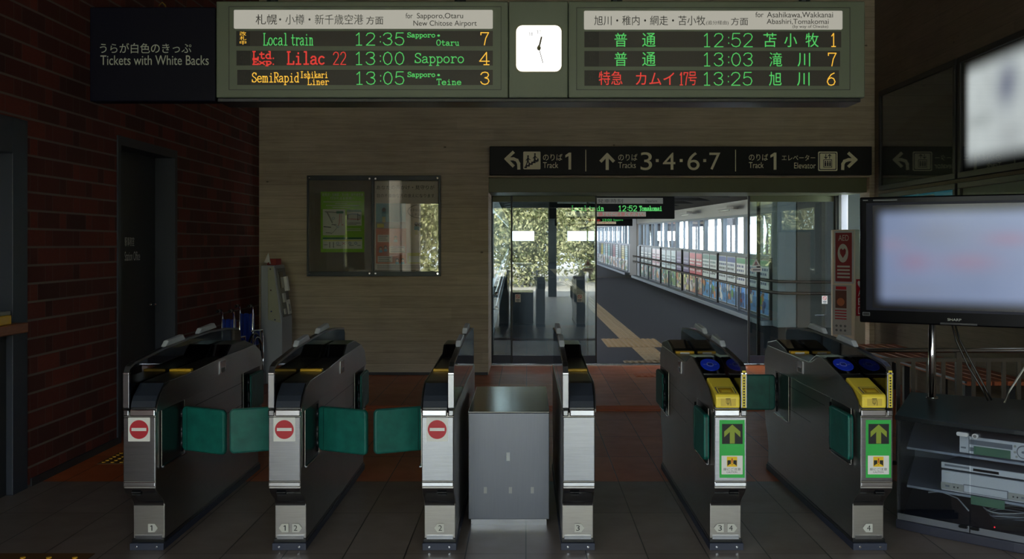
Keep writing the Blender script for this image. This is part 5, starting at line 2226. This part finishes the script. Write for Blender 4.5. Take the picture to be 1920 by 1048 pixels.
# ------------------------------------------------------------------ railing, bench, right wall panels, defibrillator box
RY = 7.0
e = thing('railing', 'low metal railing with upright bars behind the television cabinet', 'railing', (3.1, RY, 0))
M_rail = pm('railing_steel', (74, 66, 58), .45, .3)
q = MB()
zr = wz(657, RY)
q.tube([(2.24, RY, zr), (4.04, RY, zr)], .016, M_chrome, 10)
q.build('top_rail', e, smooth=True)
q = MB()
q.box(2.24, 4.04, RY - .012, RY + .012, zr - .075, zr - .05, M_rail)
q.box(2.24, 4.04, RY - .012, RY + .012, .06, .085, M_rail)
q.build('rail', e)
x = 2.26
n = 0
while x < 4.03:
    q = MB()
    post = n % 6 == 0
    if post:
        q.box(x - .018, x + .018, RY - .018, RY + .018, 0, zr - .01, M_rail)
    else:
        q.box(x - .012, x + .012, RY - .008, RY + .008, .085, zr - .075, M_rail)
    q.build('post' if post else 'baluster', e)
    x += .1
    n += 1
e = thing('bench', 'long slatted brown wooden bench along the right wall behind the railing', 'bench', (3.7, 9.6, 0))
for k in range(5):
    q = MB()
    xx = 3.42 + k * .105
    q.box(xx, xx + .09, 8.2, 11.3, .42, .455, M_benchw)
    q.build('slat', e, bevel=.006)
q = MB()
q.box(3.40, 3.415, 8.2, 11.3, .44, .455, pm('bench_edge', (90, 92, 96), .3, .8))
q.build('edge_strip', e)
for y in (8.4, 9.75, 11.1):
    for xx in (3.5, 3.85):
        q = MB()
        q.box(xx - .025, xx + .025, y - .025, y + .025, 0, .42, M_dark)
        q.build('leg', e)
RW = Fr((XR, 0, 0), (0, -1, 0), (0, 0, 1))     # right wall: looks to -x, right is -y
def RA(px): return -XR * F / (px - VX)


def wall_panel(label, a0, a1, b0, b1, mat, extra=None, name='wall_display', cat='wall display'):
    e = thing(name, label, cat, RW.p((a0 + a1) / 2, b0, 0), 'display panels on the right wall')
    q = MB()
    t = .055
    q.fbox(RW, a0, a1, b0, b0 + t, 0.001, .06, M_dark)
    q.fbox(RW, a0, a1, b1 - t, b1, 0.001, .06, M_dark)
    q.fbox(RW, a0, a0 + t, b0 + t, b1 - t, 0.001, .06, M_dark)
    q.fbox(RW, a1 - t, a1, b0 + t, b1 - t, 0.001, .06, M_dark)
    q.build('frame', e, bevel=.004)
    q = MB()
    q.fbox(RW, a0 + t, a1 - t, b0 + t, b1 - t, .001, .03, mat)
    if extra:
        extra(q, a0 + t, a1 - t, b0 + t, b1 - t)
    q.build('picture', e)
    q = MB()
    q.fbox(RW, a0 + t, a1 - t, b0 + t, b1 - t, .042, .046, M_clear)
    q.build('pane', e)


def forest(q, a0, a1, b0, b1):
    rr = random.Random(11)
    m_ = pm('picture_forest', (8, 10, 9), .6)
    n = 60
    pts = []
    for k in range(n + 1):
        t = k / n
        base = b0 + (b1 - b0) * (.46 + .30 * math.sin(min(1, t * 1.05) * math.pi * .5))
        pts.append((a0 + (a1 - a0) * t, base + rr.uniform(0, .05)))
        if k < n:
            pts.append((a0 + (a1 - a0) * (t + .5 / n), base - .02))
    k0 = len(pts)
    for (p, r) in zip(pts, pts[1:]):
        q.add([RW.p(p[0], b0, .032), RW.p(r[0], b0, .032), RW.p(r[0], r[1], .032), RW.p(p[0], p[1], .032)], [(0, 1, 2, 3)], m_)


aL0, aL1 = RA(1657), RA(1802)
wall_panel('dark framed picture of a wooded hill high on the right wall', aL0, aL1, 2.13, 3.25, pm('picture_dusk', (46, 48, 54), .6), forest)
bR0, bR1 = aL1 + .06, aL1 + 2.2
cell = (bR0 + .055, bR1 - .055, 2.20, 3.20)
wall_panel('brightly lit white display panel high on the right wall', bR0, bR1, 2.13, 3.25,
           blur_screen('lit_display', RW, cell, [(bR0 + .95, 2.86, .22, .2, (120, 124, 150)), (bR0 + 1.0, 2.42, .3, .14, (196, 198, 202)), (bR0 + .4, 2.62, .3, .08, (196, 200, 202))], (214, 217, 219), .9, .2))


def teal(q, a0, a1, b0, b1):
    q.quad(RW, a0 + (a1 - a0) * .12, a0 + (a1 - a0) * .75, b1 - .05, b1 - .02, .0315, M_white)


wall_panel('teal panel with a white stripe on the right wall behind the television', aL0, aL1, 1.1, 2.09, em('teal_panel_glow', (40, 140, 160), .22), teal)  # emission added to brighten the teal panel
wall_panel('pale grey panel low on the right wall behind the television', bR0, bR1, 1.1, 2.09, pm('poster_pale_grey', (132, 138, 138), .5))

# defibrillator box
e = thing('defibrillator_box', 'white floor-standing AED box beside the right end of the glass doors', 'defibrillator box', (3.66, 11.95, 0))
p0, p1, p2, p3, p4 = (3.47, 12.0), (3.655, 11.78), (3.80, 11.86), (3.86, 12.22), (3.52, 12.22)
q = MB()
q.prism(FLR, [p0, p1, p2, p3, p4], 0, 1.685, pm('aed_white', (226, 212, 192), .45))
q.build('cabinet', e, bevel=.006)
v1 = Vector((p1[0] - p0[0], p1[1] - p0[1], 0))
l1_ = v1.length
f1 = Fr((*p0, 0), v1.normalized(), (0, 0, 1))
v2 = Vector((p2[0] - p1[0], p2[1] - p1[1], 0))
l2_ = v2.length
f2 = Fr((*p1, 0), v2.normalized(), (0, 0, 1))
q = MB()
q.fbox(f1, .03, l1_ - .01, 1.08, 1.67, .001, .006, M_bump)
q.quad(f1, .045, l1_ - .03, 1.10, 1.65, .007, pm('aed_maroon', (140, 44, 50), .5))
q.text(f1, 'AED', .085, l1_ - .07, 1.56, 1.625, .0085, M_offw)
q.disc(f1, l1_ * .5, 1.42, .068, .105, .0085, M_offw, 28)
hp = [(0, -.06), (.035, -.01), (.04, .03), (.022, .05), (0, .03), (-.022, .05), (-.04, .03), (-.035, -.01)]
q.poly(f1, [(l1_ * .5 + a, 1.425 + c) for a, c in hp], .0095, pm('aed_maroon', (140, 44, 50), .5))
for k in range(4):
    q.quad(f1, .07, l1_ - .055, 1.26 - k * .04, 1.28 - k * .04, .0085, M_offw)
q.build('upper_notice', e)['label'] = 'maroon notice with AED and a heart'
q = MB()
q.fbox(f1, .01, l1_ - .04, .50, 1.06, .001, .006, pm('aed_notice_white', (186, 186, 184), .5))
q.quad(f1, .05, l1_ * .65, 1.01, 1.045, .007, M_red)
q.quad(f1, .045, l1_ * .66, .80, 1.0, .007, pm('aed_photo', (104, 60, 48), .5))
q.disc(f1, l1_ * .4, .87, .05, .045, .008, pm('aed_photo_warm', (190, 110, 70), .5), 18)
for k in range(4):
    q.quad(f1, .04, l1_ * .66, .765 - k * .03, .778 - k * .03, .007, M_red)
for k in range(6):
    q.disc(f1, .06 + (k % 3) * .055, .60 - (k // 3) * .05, .016, .014, .007, M_inkg, 10)
q.build('lower_notice', e)
q = MB()
q.quad(f2, .02, l2_ - .01, .72, 1.13, .002, M_red)
q.poly(f2, [(l2_ * .52 + a * 1.1, 1.075 + c * .8) for a, c in hp], .003, M_white)
for k, ch in enumerate('AED'):
    q.text(f2, ch, .05, .12, .94 - k * .10, 1.02 - k * .10, .003, M_white)
q.build('side_sign', e)['label'] = 'red sign with a white heart and AED'

# ------------------------------------------------------------------ trees outside
def leafmesh(name, n, rx, ry, rz, size, seed):
    rr = random.Random(seed)
    vs, fs = [], []
    cl = [(rr.uniform(-1, 1), rr.uniform(-1, 1), rr.uniform(-1, 1)) for _ in range(44)]
    cl = [Vector(c).normalized() * rr.uniform(.35, .95) for c in cl]
    for i in range(n):
        c = cl[i % len(cl)]
        p = c + Vector((rr.gauss(0, .17), rr.gauss(0, .17), rr.gauss(0, .17)))
        p = Vector((p.x * rx, p.y * ry, p.z * rz))
        d = Vector((rr.uniform(-1, 1), rr.uniform(-1, 1), rr.uniform(-.3, 1))).normalized()
        a = d.orthogonal().normalized()
        a = (a * math.cos(i) + d.cross(a) * math.sin(i))
        bb = d.cross(a)
        s = size * rr.uniform(.6, 1.3)
        k = len(vs)
        vs += [p - a * s, p - bb * s * .45, p + a * s, p + bb * s * .45]
        fs.append((k, k + 1, k + 2, k + 3))
    me = bpy.data.meshes.new(name)
    me.from_pydata(vs, [], fs)
    me.materials.append(M_leaf)
    return me


LM = [leafmesh('foliage', 11000, 2.0, 1.6, 2.3, .095, 1), leafmesh('foliage', 11000, 2.1, 1.7, 2.2, .095, 2)]


def tree(x, y, z, sc, k, label, group):
    e = thing('tree', label, 'tree', (x, y, z), group)
    o = bpy.data.objects.new('foliage', LM[k % 2])
    COL.objects.link(o)
    o.parent = e
    o.location = (0, 0, 2.3 * sc)
    o.scale = (sc, sc, sc)
    o.rotation_euler = (0, 0, k * 1.3)
    q = MB()
    q.tube([(x, y, z), (x + .05, y, z + 1.0 * sc), (x - .05, y + .05, z + 2.4 * sc)], [.13 * sc, .10 * sc, .05 * sc], M_bark, 8)
    q.build('trunk', e, smooth=True)


pl = [(-9.2, -14.6), (-4.6, -14.2), (0.0, -14.6), (4.6, -14.3), (9.2, -14.7), (-8.7, -20.6), (-2.9, -20.9), (2.9, -20.6), (8.7, -20.9)]
for i, (x, y) in enumerate(pl):
    tree(x, y, -.12, 1.06 if i < 5 else 1.28, i, '%s tree mirrored in the left glass door, outside the entrance' % ORD[i], 'trees outside the entrance')
for i, (x, y) in enumerate([(-8.5, -2.5), (-9.5, 2.0), (-8.8, -7.0)]):
    tree(x, y, -.12, .8, i, '%s tree mirrored in the notice frame glass, outside the side bays' % ORD[i], 'trees outside the side bays')
for i, (x, y) in enumerate([(-3.6, 17.0), (-4.0, 22.0), (-3.6, 27.0), (-4.0, 32.0), (-3.6, 37.0), (-4.0, 42.0), (-3.6, 47.0)]):
    tree(x, y, -1.6, 1.1, i, '%s tree along the left side of the corridor' % ORD[i], 'trees beside the corridor')
